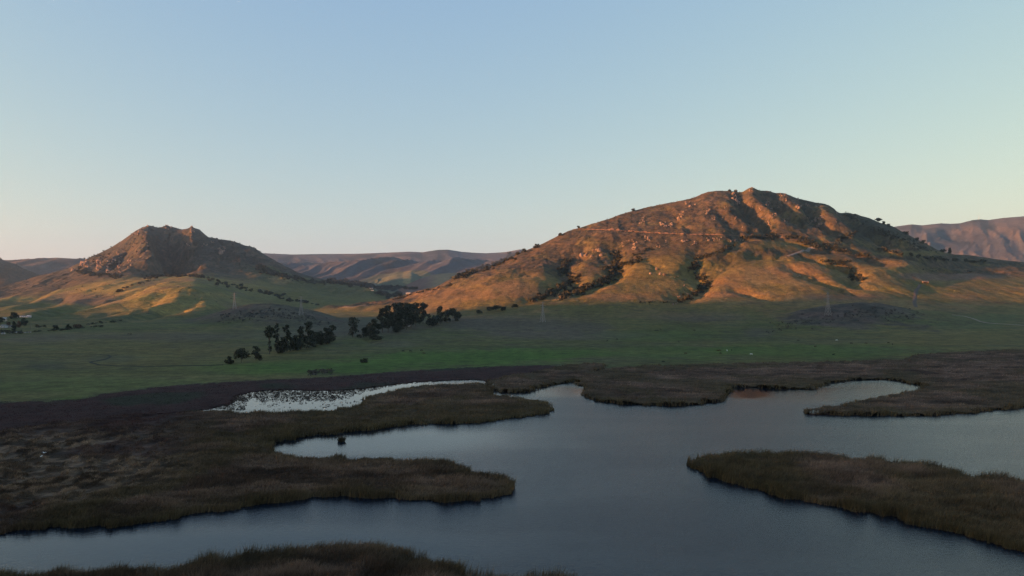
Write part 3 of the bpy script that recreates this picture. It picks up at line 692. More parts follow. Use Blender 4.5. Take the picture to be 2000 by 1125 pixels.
# tufts standing in the shallow pond
pond = [(375,796),(430,788),(452,780),(470,771),(500,764),(540,761),(600,762),(660,762),(700,759.5),(730,755),(790,748),(850,743.5),(900,741.5),(955,740.5),(955,744),(900,746),(825,750),(775,757),(712,772),(707,784),(650,796),(550,800),(465,801)]
Vt, Ct, k = [], [], 0
while k < 2400:
    x, y = rng.uniform(370, 960), rng.uniform(740, 802)
    if not inside(np.array([x]), np.array([y]), pond)[0]: continue
    far_y = np.interp(x, [375,430,470,500,560,640,700,790,850,955], [796,788,771,764,761,762,760,748,743.5,740.5]); low_y = np.interp(x, [375,465,650,707,712,775,825,900,955], [797,801,796,784,772,757,750,746,744])
    t = (y - far_y) / max(low_y - far_y, 1)
    band = 1.0 - sstep(0.15, 0.62, np.array(t)) + 0.45 * (fbm(np.array([x / 40.]), np.array([y / 6.]), 361, 3)[0] - 0.5) + (0.5 if x < 480 else 0) + (0.35 if 500 < x < 690 and 0.3 < t < 0.62 else 0)
    if rng.uniform(0, 1) > band: continue
    wx, wy = flat(x, y)
    v, c = tuft_arrays(float(wx), float(wy), 6, rng.uniform(0.3, 0.8), rng.uniform(0.3, 1.0), (0.045, 0.036, 0.03), wd=0.4)
    Vt.append(v); Ct.append(c); k += 1
Vt = np.concatenate(Vt)
o = mk('marsh_plants', Vt, [np.arange(len(Vt)).reshape(-1, 3)], M_reed, col=np.concatenate(Ct))
tag(o, 'dark tufts of marsh plants dotting the silvery pond', 'marsh plants', kind='stuff')
# the lone clump of reeds in the inlet
wx, wy = flat(667, 862)
v, c = tuft_arrays(0, 0, 420, 2.7, 1.25, (0.060, 0.048, 0.026), wd=0.15, spread=0.6)
o = mk('reed_clump', v, [np.arange(len(v)).reshape(-1, 3)], M_reed, col=c, loc=(float(wx), float(wy), 0))
tag(o, 'lone round clump of reeds standing in the calm inlet', 'reed clump')

# water sheet with the exposure to wind per vertex
gx, gy = np.meshgrid(np.arange(-1300, 1301, 10.0), np.arange(-300, 760, 8.0))
px_, py_ = proj(gx, np.maximum(gy, 60), np.zeros_like(gx))
wind = np.ones(gx.shape)
for (cx, cy, rx, ry, v) in ((640, 775, 360, 40, 0.02), (660, 860, 380, 34, 0.30), (300, 1070, 700, 45, 0.40), (1090, 765, 80, 12, 0.25), (1640, 765, 180, 22, 0.45), (1465, 768, 60, 13, 0.18), (1000, 850, 130, 40, 0.75)):
    r = np.sqrt(((px_ - cx) / rx) ** 2 + ((py_ - cy) / ry) ** 2)
    wind = np.minimum(wind, v + (1 - v) * sstep(0.45, 1.5, r))
vi = np.arange(gx.size).reshape(gx.shape)
f = np.stack([vi[:-1, :-1], vi[:-1, 1:], vi[1:, 1:], vi[1:, :-1]], -1).reshape(-1, 4)
wc = np.repeat(wind.ravel()[:, None], 3, 1)
o = mk('water', np.stack([gx, gy, np.zeros_like(gx)], -1).reshape(-1, 3), [f], M_water, col=wc)
tag(o, 'dark blue lake winding between the reed beds', 'lake', kind='structure')

# ---------------------------------------------------------------- vegetation
def leaf_quads(cent, size, flatten=0.8):
    n = len(cent)
    a = rng.normal(size=(n, 3)); a /= np.linalg.norm(a, axis=1, keepdims=True)
    b = rng.normal(size=(n, 3)); b -= a * (a * b).sum(1, keepdims=True); b /= np.linalg.norm(b, axis=1, keepdims=True)
    s = size * rng.uniform(0.55, 1.35, (n, 1)); a = a * s; b = b * s * 0.75
    b[:, 2] *= flatten
    V = np.stack([cent - a - b, cent + a - b * 0.6, cent + a * 0.8 + b, cent - a * 0.7 + b * 0.9], 1)
    return V.reshape(-1, 3), np.arange(n * 4).reshape(-1, 4)

def clumps_to_points(clumps, n_each):
    out = []
    for (c, r) in clumps:
        n = max(6, int(n_each * (r[0] * r[1]) ** 0.5))
        p = rng.normal(size=(n, 3)); p /= np.linalg.norm(p, axis=1, keepdims=True)
        p *= rng.uniform(0.25, 1.0, (n, 1)) ** 0.45
        p *= np.where(rng.uniform(size=(n, 1)) < .22, rng.uniform(1.0, 1.4, (n, 1)), 1.0) * (1 + 0.25 * (rng.uniform(size=(n, 1)) - 0.5))
        out.append(np.asarray(c) + p * np.asarray(r))
    return np.concatenate(out)

def tube(pts, rad, n=6):
    """tapered tube through points"""
    pts = np.asarray(pts, float); V, F = [], []
    for i, p in enumerate(pts):
        t = pts[min(i + 1, len(pts) - 1)] - pts[max(i - 1, 0)]; t /= np.linalg.norm(t) + 1e-9
        u = np.cross(t, (0.3, 1, 0.1)); u /= np.linalg.norm(u) + 1e-9; w = np.cross(t, u)
        for k in range(n):
            a = 2 * math.pi * k / n; V.append(p + rad[i] * (math.cos(a) * u + math.sin(a) * w))
    for i in range(len(pts) - 1):
        for k in range(n):
            F.append((i*n + k, i*n + (k+1) % n, (i+1)*n + (k+1) % n, (i+1)*n + k))
    return np.array(V), np.array(F)

def join(parts):
    V, F, n = [], {}, 0
    for v, f in parts:
        F.setdefault(f.shape[1], []).append(np.asarray(f) + n); V.append(v); n += len(v)
    return np.concatenate(V), [np.concatenate(x) for x in F.values()]

def ground_at(x, y):
    X, Y = hit(x, y, Z); return X, Y, float(hts(X, Y, Z))

def tree(name, px, base, top, width, style, label, cat='tree', group=None, leaf=0.8, dens=22, col=(0.044,0.046,0.028), trunk=True, lift=0.0, at=None):
    X, Y, z = at if at else ground_at(px, base)
    s = Y / FPX
    H = (base - top) * s; W = width * s * (0.62 if style == 'dense' else 0.54)
    cl = []
    if style == 'gum':           # eucalyptus: several rounded plates of foliage at different heights, bare legs
        n = max(5, int(H / 3.2))
        for i in range(n):
            t = 0.20 + 0.76 * (i + rng.uniform(-.3, .3)) / n
            off = W * (0.55 - 0.25 * max(0, t - .6)) * rng.uniform(0.2, 1.0); a = rng.uniform(0, 2 * math.pi)
            r = W * rng.uniform(0.30, 0.56) * (1.05 - 0.45 * max(0, t - 0.55))
            cl.append(((off * math.cos(a), off * math.sin(a), H * t), (r, r, r * rng.uniform(.55, .85))))
        cl.append(((0, 0, H * 0.93), (W * .42, W * .42, H * .07)))
    elif style == 'tall':        # bare pole with a tuft on top
        for i in range(6):
            t = rng.uniform(0.66, 0.95); a = rng.uniform(0, 2 * math.pi); off = W * rng.uniform(0.1, .7)
            cl.append(((off * math.cos(a), off * math.sin(a), H * t), (W * .5, W * .5, W * .42)))
        cl.append(((W * .1, 0, H * .93), (W * .5, W * .5, H * .08))); cl.append(((0.2, 0, H * .22), (W * .3, W * .3, H * .14))); cl.append(((0.1, 0, H * .42), (W * .22, W * .22, H * .07)))
    elif style == 'dense':       # bushy to the ground
        for i in range(max(8, int(H / 1.5))):
            t = rng.uniform(0.12, 0.95); a = rng.uniform(0, 2 * math.pi); off = W * rng.uniform(0.1, .85) * (1.1 - .45 * t)
            r = W * rng.uniform(.22, .42)
            cl.append(((off * math.cos(a), off * math.sin(a), H * t), (r, r, r * .8)))
        cl.append(((W * rng.uniform(-.4, .4), 0, H * .92), (W * .3, W * .3, H * .08))); cl.append(((0, 0, H * .40), (W * .6, W * .6, H * .34)))
    elif style == 'dome':        # broad oak
        for i in range(9):
            a = rng.uniform(0, 2 * math.pi); off = W * rng.uniform(.15, .75); t = rng.uniform(.45, .85) - .15 * off / W
            cl.append(((off * math.cos(a), off * math.sin(a), H * t), (W * .42, W * .42, H * .2)))
        cl.append(((0, 0, H * .75), (W * .6, W * .6, H * .22)))
    elif style == 'poplar':
        for i in range(8):
            t = .15 + .8 * i / 7; cl.append(((rng.normal(0, W * .12), rng.normal(0, W * .12), H * t), (W * (1.05 - .5 * t), W * (1.05 - .5 * t), H * .1)))
    root = empty(name, (X, Y, z + lift))
    pts = clumps_to_points(cl, dens)
    pts[:, 2] = np.clip(pts[:, 2], 0.15, H * 1.0)
    V, F = leaf_quads(pts, leaf)
    cv = np.repeat(np.asarray(col) * rng.uniform(0.5, 1.7, (len(pts), 1)) * np.stack([rng.uniform(.85, 1.2, len(pts)), np.ones(len(pts)), np.ones(len(pts))], -1), 4, 0)
    mk('crown', V, [F], M_leaf, parent=root, col=cv)
    r0 = max(0.14, H * 0.016)
    parts = [tube([(0, 0, -0.5), (W * .04, 0, H * .3), (-W * .05, W * .03, H * .6), (0, 0, H * .88)], [r0 * 1.25, r0, r0 * .65, r0 * .2])]
    for (c, r) in cl[:7]:
        c = np.array(c)
        parts.append(tube([(0, 0, max(c[2] * .55, H * .12)), c * np.array((.5, .5, .82)), c], [r0 * .5, r0 * .35, r0 * .12], 5))
    v, f = join(parts)
    mk('trunk', v, f, M_bark, parent=root)
    tag(root, label, cat, group)
    return root

gA = 'eucalyptus clump in the pasture'
# small clump at the near left end of the row
tree('shrub', 449, 711, 697, 16, 'dense', 'low dark bush at the near left end of the tree row', 'shrub')
tree('tree', 471, 709, 680, 30, 'dome', 'broad round tree beside the low bush at the near end of the tree row', leaf=0.6, dens=30)
tree('tree', 499, 702, 676, 22, 'gum', 'narrow upright tree just right of the broad round tree', leaf=0.6, dens=30)
tree('shrub', 508, 704, 694, 12, 'dense', 'small dark bush at the foot of the narrow upright tree', 'shrub', leaf=0.5)
gB = 'first dark row of eucalyptus'
for a in ((526, 692, 637, 22, 'tall', 'tall bare-stemmed eucalyptus with a tuft leaning left at the row end'),
          (541, 688, 631, 14, 'gum', 'slim tall eucalyptus next to the bare-stemmed one'),
          (553, 690, 660, 26, 'dense', 'dense low tree in front of the slim eucalyptus'),
          (561, 686, 634, 20, 'gum', 'rounded-top eucalyptus second tallest in the near row'),
          (573, 685, 655, 22, 'dense', 'bushy dark tree between the round-topped eucalyptus and the tallest one'),
          (589, 682, 637, 22, 'gum', 'eucalyptus with a top broken to the left beside the tallest of the near row'),
          (604, 679, 628, 28, 'gum', 'tallest spreading eucalyptus of the near row, layered crown'),
          (598, 682, 657, 22, 'dense', 'low dark tree under the tallest layered eucalyptus'),
          (618, 675, 649, 22, 'dense', 'lower rounded tree in the dip of the near row'),
          (634, 672, 640, 24, 'dense', 'wide dark tree next to the right end of the near row'),
          (545, 690, 666, 18, 'dense', 'short dark tree filling the gap left of the second tallest near-row tree'),
          (583, 684, 661, 18, 'dense', 'short dark tree left of the trunk of the tallest layered eucalyptus'),
          (612, 678, 657, 20, 'dense', 'short dark tree right of the trunk of the tallest layered eucalyptus'),
          (627, 674, 654, 20, 'dense', 'short dark tree between the dip of the near row and its wide tree'),
          (642, 671, 650, 18, 'dense', 'short dark tree under the right end of the near row'),
          (649, 668, 635, 22, 'gum', 'eucalyptus closing the right end of the near row')):
    tree('eucalyptus', *a, group=gB, leaf=0.85, dens=26)
tree('eucalyptus', 689, 659, 619, 27, 'gum', 'lone ragged eucalyptus standing between the two rows', leaf=0.9, dens=20)
tree('shrub', 713, 659, 640, 22, 'dense', 'grey-green bush left of the far grove', 'shrub', col=(0.036,0.040,0.026))
tree('eucalyptus', 729, 661, 623, 25, 'dense', 'pointed dark tree at the left foot of the far grove', leaf=0.9)
tree('shrub', 733, 664, 654, 26, 'dense', 'low dark bush spreading in front of the pointed tree', 'shrub')
gC = 'far grove of eucalyptus'
for a in ((747, 650, 602, 24, 'gum', 'left edge tree of the far grove, sloping outline'),
          (758, 650, 596, 24, 'gum', 'tall tree second from the left in the far grove'),
          (771, 648, 592, 28, 'gum', 'ragged tree with bare reddish twigs on top of the far grove'),
          (782, 647, 590, 26, 'gum', 'highest tree in the middle of the far grove'),
          (777, 649, 628, 20, 'dense', 'dense lower tree in front of the highest one of the far grove'),
          (794, 644, 592, 28, 'gum', 'tall tree right of the middle of the far grove'),
          (803, 640, 594, 28, 'gum', 'thick dark tree filling the right half of the far grove'),
          (812, 637, 591, 24, 'gum', 'tall round-topped tree near the right end of the far grove'),
          (826, 633, 591, 22, 'gum', 'tall tree at the right end of the far grove above the slope')):
    tree('eucalyptus', *a, group=gC, leaf=1.0, dens=26)
tree('tree', 838, 639, 613, 20, 'dense', 'paler small tree just right of the far grove', col=(0.036,0.040,0.027))
tree('tree', 851, 636, 616, 18, 'dense', 'low grey-green tree between the pale tree and the conical one', col=(0.034,0.040,0.028))
tree('eucalyptus', 860, 633, 598, 20, 'gum', 'conical tree with a visible pale trunk right of the far grove', leaf=0.9)
tree('tree', 872, 630, 606, 18, 'dense', 'tree joined to the flat-topped one at the right end')
tree('tree', 884, 628, 600, 26, 'dome', 'flat-topped spreading tree at the right end of the trees')
tree('tree', 894, 626, 609, 14, 'dense', 'small tree leaning off the right side of the flat-topped one')
tree('shrub', 712, 708, 700.5, 15, 'dense', 'single small bush alone on the green pasture', 'shrub', leaf=0.5)
for a in ((935, 612, 606, 12, 'dense', 'low bush left of the hedge trees under the orange slope'), (957, 610, 598, 17, 'dome', 'round tree in the hedge line under the orange slope, left one'),
          (970, 608, 596, 17, 'dome', 'round tree in the hedge line under the orange slope, right one'), (984, 606, 599, 12, 'dense', 'small bush ending the hedge line under the orange slope')):
    tree('tree', *a, leaf=1.0, dens=14)
tree('oak_tree', 1041, 592, 580, 20, 'dome', 'dark round oak at the bottom of the long gully', leaf=1.2, dens=10)
tree('oak_tree', 1007, 602, 594, 15, 'dome', 'dark oak below the long gully beside the round one', leaf=1.2, dens=10)
# trees against the sky on the hills
for a in ((1130, 447, 441.5, 6, 'dome', 'tiny dark tree on the skyline where the orange road starts'), (1095, 460, 455.5, 8, 'dense', 'low bush on the skyline left of the road start'),
          (1237, 412, 408, 8, 'dense', 'lone bush on the skyline halfway up the big hill'), (1047, 484, 477, 12, 'dense', 'bush clump on the lower left skyline of the big hill'),
          (1024, 493, 486.5, 11, 'dense', 'bush clump near the foot of the skyline of the big hill'), (1437, 374, 370.5, 7, 'dense', 'bush on the skyline left of the summit of the big hill'),
          (1425, 373, 370.5, 6, 'dense', 'small bush on the flat shoulder left of the summit'), (1716, 434, 425.5, 11, 'dome', 'umbrella-shaped tree on the right skyline of the big hill'),
          (1726, 438, 432.5, 7, 'dense', 'small tree right behind the umbrella-shaped one'), (1735, 442, 438, 6, 'dense', 'smallest bush below the umbrella-shaped tree on the skyline'),
          (1768, 458, 453, 12, 'dense', 'wide bush on the descending right skyline'), (1790, 470, 464.5, 10, 'dense', 'first of the dark trees lining the lower right skyline'),
          (1802, 476, 469.5, 9, 'dense', 'second dark tree lining the lower right skyline'), (1842, 493, 486.5, 12, 'dome', 'round tree near the end of the right skyline'),
          (1855, 496, 484.5, 6, 'poplar', 'thin pointed tree at the end of the right skyline')):
    tree('tree', *a, leaf=1.6, dens=8)

def scrub(spec, label, col=(0.038,0.038,0.023), name='scrub', parent=None):
    """spec: lines of bushes [(polyline in the photo, half width px, count, size px)]"""
    Vs, Fs, Cs, n0 = [], [], [], 0
    for line, hw, cnt, size in spec:
        line = np.array(line, float); seg = np.hypot(*np.diff(line, axis=0).T); cum = np.concatenate([[0], np.cumsum(seg)])
        for i in range(cnt):
            t = rng.uniform(0, cum[-1]); x = np.interp(t, cum, line[:, 0]) + rng.normal(0, hw * .5); y = np.interp(t, cum, line[:, 1]) + rng.normal(0, hw * .35)
            X, Y = hit(x, y, Z); z = float(hts(X, Y, Z)); s = Y / FPX
            w = size * s * rng.uniform(.4, 1.0) * .5; h = w * rng.uniform(.8, 1.4)
            n = int(np.clip(w * 9, 12, 90))
            p = rng.normal(size=(n, 3)); p /= np.linalg.norm(p, axis=1, keepdims=True); p *= rng.uniform(.3, 1, (n, 1)) ** .5
            p = p * (w, w, h * .55) + (X, Y, z + h * .4)
            v, f = leaf_quads(p, w * .33)
            Vs.append(v); Fs.append(f + n0); n0 += len(v)
            Cs.append(np.repeat(np.asarray(col) * rng.uniform(.55, 1.6, (n, 1)) * rng.uniform(.8, 1.2), 4, 0))
    o = mk(name, np.concatenate(Vs), [np.concatenate(Fs)], M_leaf, col=np.concatenate(Cs))
    tag(o, label, name, kind='stuff')
    return o
scrub([([(1100,525),(1112,535),(1125,548),(1107,557),(1085,568),(1050,582)], 9, 120, 11), ([(1108,508),(1098,525),(1100,535)], 8, 50, 10)], 'dark oak scrub winding down the left gully of the big hill')
scrub([([(1203,497),(1207,525),(1200,540),(1175,553),(1140,566),(1100,580)], 11, 150, 12), ([(1185,525),(1215,520),(1240,512),(1250,507)], 7, 50, 11), ([(1235,500),(1270,485)], 5, 20, 8)], 'dark oak scrub filling the middle gully of the big hill')
scrub([([(1362,508),(1352,530),(1372,548),(1380,558),(1362,573),(1325,590)], 9, 110, 10), ([(1360,505),(1400,495),(1440,475)], 6, 45, 8)], 'dark scrub in the zigzag gully below the rocks')
scrub([([(1450,462),(1500,462),(1545,462),(1590,478),(1640,486)], 9, 110, 9), ([(1640,470),(1662,458)], 8, 30, 10)], 'dark scrub along the break of slope under the chutes')
scrub([([(1587,484),(1640,488),(1690,500),(1712,510)], 5, 50, 8), ([(1600,510),(1650,515),(1668,530),(1664,545)], 6, 55, 8), ([(1660,540),(1690,545)], 8, 30, 9), ([(1715,487),(1760,497),(1850,508),(1925,513)], 4, 70, 8)], 'dark scrub in the folds of the right flank')
scrub([([(885,545),(920,533),(955,522),(990,509),(1010,497)], 7, 130, 9), ([(800,574),(840,567),(880,556)], 4, 30, 6), ([(770,585),(800,577)], 3, 20, 6)], 'dark scrub along the lower left skyline of the big hill')
scrub([([(1640,414),(1690,437),(1740,458),(1790,478),(1830,494)], 11, 80, 5.5), ([(1700,445),(1760,470),(1820,490)], 12, 60, 6)], 'dark brush covering the shaded right shoulder of the big hill')
scrub([([(1200,432),(1290,420),(1400,410)], 40, 230, 3.2), ([(1140,480),(1260,480),(1400,470)], 45, 230, 3.2), ([(1400,395),(1500,405),(1620,425)], 45, 260, 3.2), ([(1060,500),(1150,500),(1220,505)], 30, 90, 3.2), ([(1000,550),(1200,560),(1400,540),(1600,530)], 50, 60, 3.2)], 'scattered brush among the rocks of the big hill', col=(0.034,0.034,0.02))
scrub([([(520,530),(560,541),(600,550),(650,552),(690,556)], 6, 130, 8), ([(500,520),(530,535)], 8, 40, 8)], 'dark scrub down the right skyline of the left hill')
scrub([([(280,543),(330,538),(390,540),(440,556),(500,570),(560,580)], 5, 130, 8), ([(150,530),(190,538),(240,540)], 6, 60, 8), ([(225,572),(262,556),(310,545)], 3, 30, 6), ([(545,583),(590,590),(625,596)], 4, 24, 8)], 'dark scrub across the foot of the left peak')
scrub([([(270,470),(340,480),(390,500)], 45, 330, 3.6), ([(390,480),(450,495),(510,510)], 35, 330, 3.6), ([(170,510),(240,510)], 30, 160, 3.6), ([(60,560),(200,570),(350,570),(440,580)], 35, 120, 3.4)], 'brush over the upper face of the left peak', col=(0.03,0.031,0.02))
scrub([([(640,549),(670,551),(700,555),(714,556)], 5, 90, 9), ([(705,557),(740,563),(775,566)], 4, 80, 9), ([(738,572),(760,579),(785,576)], 5, 70, 9), ([(745,561),(790,563),(812,565)], 3, 70, 8)], 'dark wood of the town filling the valley gap', col=(0.03,0.034,0.026), name='wood')
scrub([([(600,730),(625,727),(650,726)], 6, 60, 10)], 'grey-brown thicket of bare twigs on the pasture edge', col=(0.072,0.066,0.055), name='thicket')
scrub([([(60,648),(100,646),(140,643),(200,637)], 2, 60, 6), ([(70,639),(90,638)], 2, 8, 7), ([(170,634),(235,627)], 2, 30, 6), ([(0,648),(40,650)], 4, 30, 8)], 'long dark hedge along the far left edge of the pasture', name='hedge')
scrub([([(1230,590),(1265,592),(1330,588)], 4, 30, 6), ([(1800,528),(1900,530)], 3, 20, 5)], 'low bushes at the lower edge of the sunlit slope')
scrub([([(1500,645),(1600,625),(1700,610),(1790,620)], 18, 260, 5)], 'low grey heath bushes on the mound under the right pylon', col=(0.05,0.043,0.036), name='heath')
scrub([([(420,625),(530,610),(640,628)], 16, 240, 5)], 'low grey heath bushes on the dark knoll', col=(0.045,0.041,0.037), name='heath')
# left edge village trees
for a in ((25, 622, 610, 18, 'dense', 'round dark tree above the village at the left edge'), (46, 636, 622, 15, 'dense', 'dark tree right of the long white shed at the left edge'), (27, 646, 628, 7, 'poplar', 'thin dark cypress in the village at the left edge'),
          (16, 637, 629, 9, 'dome', 'rusty bush-like tree between the village houses'), (36, 640, 628, 11, 'dense', 'rust coloured tree beside the cypress at the left edge'), (108, 645, 636, 11, 'dense', 'round tree in the hedge right of the village'), (132, 642, 633, 11, 'dense', 'second round tree in the hedge right of the village'),
          (3, 632, 620, 9, 'dense', 'dark tree cut by the left edge beside the white roof'), (153, 640, 634, 17, 'dense', 'rust coloured bush at the end of the hedge right of the village')):
    rust = 'rust' in a[5]
    tree('tree', *a, leaf=1.0, dens=14, col=(0.085,0.05,0.025) if rust else (0.026,0.032,0.018))

# ---------------------------------------------------------------- rocks: parts of the hills they belong to
def lump(c, r, sub=2):
    bm = bmesh.new(); bmesh.ops.create_icosphere(bm, subdivisions=sub, radius=1.0)
    o1, o2, o3 = rng.uniform(-9, 9, 3)
    v = np.array([p.co[:] for p in bm.verts]); f = np.array([[q.index for q in t.verts] for t in bm.faces]); bm.free()
    k = 1 + 0.55 * (vnoise(v[:, 0] * 1.3 + o1 + 40, v[:, 1] * 1.3 + v[:, 2] * 1.7 + o2 + 40, 7) - .5) + 0.3 * (vnoise(v[:, 0] * 3 + o3 + 40, v[:, 2] * 3 + v[:, 1] * 2 + 40, 9) - .5)
    v = v * k[:, None]; v = np.sign(v) * np.abs(v) ** 0.85
    return v * np.asarray(r) + np.asarray(c), f
def outcrop(hill, px, py, w, h, n, col=(0.20,0.148,0.112)):
    parts, cols = [], []
    for i in range(n):
        a, b = (rng.uniform(-.5, .5), rng.uniform(-.5, .5)) if n > 1 else (0, 0)
        X, Y = hit(px + a * w, py + b * h, Z); z = float(hts(X, Y, Z)); s = Y / FPX
        r = max(1.1, s * min(w, h) * (rng.uniform(.10, .26) if n > 1 else .36))
        v, f = lump((X, Y - r * .1, z + r * .25), (r * rng.uniform(.8, 1.3), r * rng.uniform(.8, 1.2), r * rng.uniform(.8, 1.5)))
        parts.append((v, f)); cols.append(np.repeat((np.asarray(col) * rng.uniform(.7, 1.25))[None], len(v), 0))
    v, f = join(parts)
    mk('rock_outcrop', v, f, M_rock, parent=LAND[hill], col=np.concatenate(cols))
for a in ((1295,438,13,9,14),(1326,427,10,9,10),(1333,417,9,7,6),(1383,415,8,13,12),(1393,427,8,6,6),(1436,426,7,6,6),(1410,427,6,5,4),(1434,384,9,12,12),(1441,394,9,12,14),(1468,405,6,6,5),(1483,408,8,5,6),(1417,405,5,5,3),(1257,430,5,10,8),(1252,438,6,6,4),(1310,440,8,8,6),(1337,470,14,6,12),(1357,475,12,6,10),(1388,469,16,7,14),(1405,466,10,6,8),(1285,479,8,9,6),(1300,472,6,4,4),(1240,480,8,12,10),(1236,486,7,6,6),(1217,478,5,9,6),(1262,466,14,8,8),(1232,470,12,6,6),(1452,443,5,4,2),(1526,381,7,4,6),(1534,380,7,4,6),(1538,391,7,6,6),(1561,389,8,5,6),(1576,400,7,5,5),(1582,435,6,7,5),(1579,426,5,5,4),(1594,403,5,4,3),(1633,416,6,5,4),(1633,431,3,6,3),(1520,404,5,4,3),(1507,406,6,6,5),(1513,422,9,8,8),(1500,398,8,10,8),(1535,430,8,6,6),(1560,405,10,10,8),(1600,440,10,8,9),(1590,430,8,8,7),(1605,425,16,10,8),(1470,366,9,3,8),(1466,372,6,5,5),(1432,470,14,5,8),(1448,469,8,5,6),(1500,436,9,8,6),(1345,400,40,10,5),(1140,500,14,12,6),(1165,495,20,14,6),(1415,452,5,3,2),(1285,532,30,12,5),(1320,541,10,3,3),(1337,557,7,5,4),(1368,566,6,4,4),(1350,577,18,5,10),(1325,580,6,5,3),(1318,595,10,6,8),(1560,539,5,3,3),(1622,477,4,2,2),(1720,482,4,3,2),(1738,479,3,3,1),(1085,585,3,2,1),(1176,547,5,4,2),(1570,470,10,4,6)):
    outcrop(1, *a)
for a in ((290,441,5,4,4),(300,443,4,3,2),(326,437.5,6,4,5),(345,443.5,5,3,3),(375,442,4,5,5),(388,448,5,3,3),(273,447,5,4,3),(194,517,9,22,22),(210,530,11,10,9),(213,517,8,14,10),(222,510,8,10,10),(233,518,8,18,16),(234,531,6,7,5),(234,501,7,8,6),(166,515,16,15,18),(143,526,9,6,5),(230,492,7,8,5),(375,444,5,5,6),(376,452,7,8,8),(326,439,8,3,6),(367,479,7,6,6),(413,472,8,5,5),(268,455,8,8,6),(437,487,6,10,7),(330,446,16,6,7),(400,478,10,8,5),(430,490,20,14,7),(255,515,12,14,5),(290,478,6,8,4),(318,552,12,3,5),(150,566,14,4,7),(135,569,14,4,6)):
    outcrop(2, *a, col=(0.25,0.175,0.13))

# ---------------------------------------------------------------- roads and tracks over the land
def ribbon(name, px, wid, mat, label, up=0.5, halfpx=None, cat='track'):
    """strip laid over the terrain along a traced line; wid in metres"""
    P = [hit(x, y, Z) for x, y in px]; P = np.array(P)
    seg = np.hypot(*np.diff(P, axis=0).T); cum = np.concatenate([[0], np.cumsum(seg)])
    t = np.arange(0, cum[-1], 4.0); X = np.interp(t, cum, P[:, 0]); Y = np.interp(t, cum, P[:, 1])
    tx, ty = np.gradient(X), np.gradient(Y); l = np.hypot(tx, ty) + 1e-9; nx, ny = -ty / l, tx / l
    V = []
    offs = (-.5, -.17, .17, .5)
    w = wid * (0.8 + 0.4 * fbm(t / 15, t * 0 + 3, 5, 2))
    for o_ in offs:
        a, b = X + nx * w * o_, Y + ny * w * o_
        V.append(np.stack([a, b, hts(a, b, Z) + up - (0.6 if abs(o_) == .5 else 0)], -1))
    V = np.stack(V, 1); n = len(t); k = len(offs)
    vi = np.arange(n * k).reshape(n, k)
    f = np.stack([vi[:-1, :-1], vi[:-1, 1:], vi[1:, 1:], vi[1:, :-1]], -1).reshape(-1, 4)
    o = mk(name, V.reshape(-1, 3), [f], mat, smooth=True)
    tag(o, label, cat, kind='structure'); return o
def cut_bank():
    """the bench of bare orange earth cut across the big hill"""
    xs = np.arange(1116, 1502, 1.5)
    yb = np.interp(xs, [1112,1130,1160,1200,1230,1260,1300,1330,1370,1400,1430,1470,1500], [449,446.5,448,449.5,451.5,454,456,457,458,458,459,461,462])
    hp = np.interp(xs, [1116,1130,1172,1180,1192,1205,1213,1217,1222,1230,1240,1250,1258,1270,1284,1292,1300,1320,1340,1350,1372,1385,1408,1415,1425,1455,1462,1472,1480,1490,1502], [.6,1.2,1.4,3.2,6,5,2.2,1.2,3,3.4,2.6,1,3.4,4,3.4,1,3,3,2.2,1,2,2.6,2.6,.9,.5,.7,4.5,5.5,3,1.4,.6])
    hp = hp * np.clip(2.2 * fbm(xs / 6, xs * 0, 9, 3) - 0.45, 0.12, 1.2) * 0.9
    V = []
    for x, y, h in zip(xs, yb, hp):
        X, Y = hit(x, y + 0.9, Z); z = float(hts(X, Y, Z)); s = Y / FPX
        H = h * s
        V.append([(X, Y - 1.5, z + .3), (X, Y + .5, z + 1.2), (X + .3 * H, Y + .5 + H * .55, z + 1.2 + H * .75), (X + .3 * H, Y + 1.5 + H * 1.4, float(hts(X + .3 * H, Y + 1.5 + H * 1.4, Z)) + .5)])
    V = np.array(V); n = len(V); vi = np.arange(n * 4).reshape(n, 4)
    f = np.stack([vi[:-1, :-1], vi[1:, :-1], vi[1:, 1:], vi[:-1, 1:]], -1).reshape(-1, 4)
    o = mk('dirt_road', V.reshape(-1, 3), [f], M_soil)
    tag(o, 'orange bare-earth road cut level across the big hill', 'dirt road', kind='structure')
cut_bank()
ribbon('dirt_road', [(1538,500.5),(1550,496),(1565,491),(1580,486),(1592,482)], 7, M_track, 'short pale track climbing the shoulder of the big hill', cat='dirt road')
ribbon('path', [(1860,615),(1885,618),(1900,622),(1915,628),(1930,631),(1960,633),(2000,635.5),(2060,638)], 5, M_track, 'pale dirt track curving in from the right edge below the slope', cat='path')
ribbon('path', [(1798,556),(1790,566),(1787,580),(1786,592),(1789,600)], 8, mat_col('gravel', (0.2, 0.8), (0.25, 0.25), base=(0.085,0.072,0.062)), 'dull steep gravel drive running down from the shed', cat='path')
ribbon('path', [(176,707),(182,710),(195,713),(230,715),(280,716),(340,715),(400,714),(445,713)], 3, M_mud, 'thin dark ditch line running left from the tree row', cat='path')
ribbon('path', [(176,707),(190,705),(205,702),(217,697),(212,694),(190,693)], 2.5, M_mud, 'dark loop at the end of the ditch line', cat='path')
ribbon('path', [(660,602.5),(690,599.6),(720,597)], 6, M_track, 'pale track along the lit spur behind the grove', cat='path')

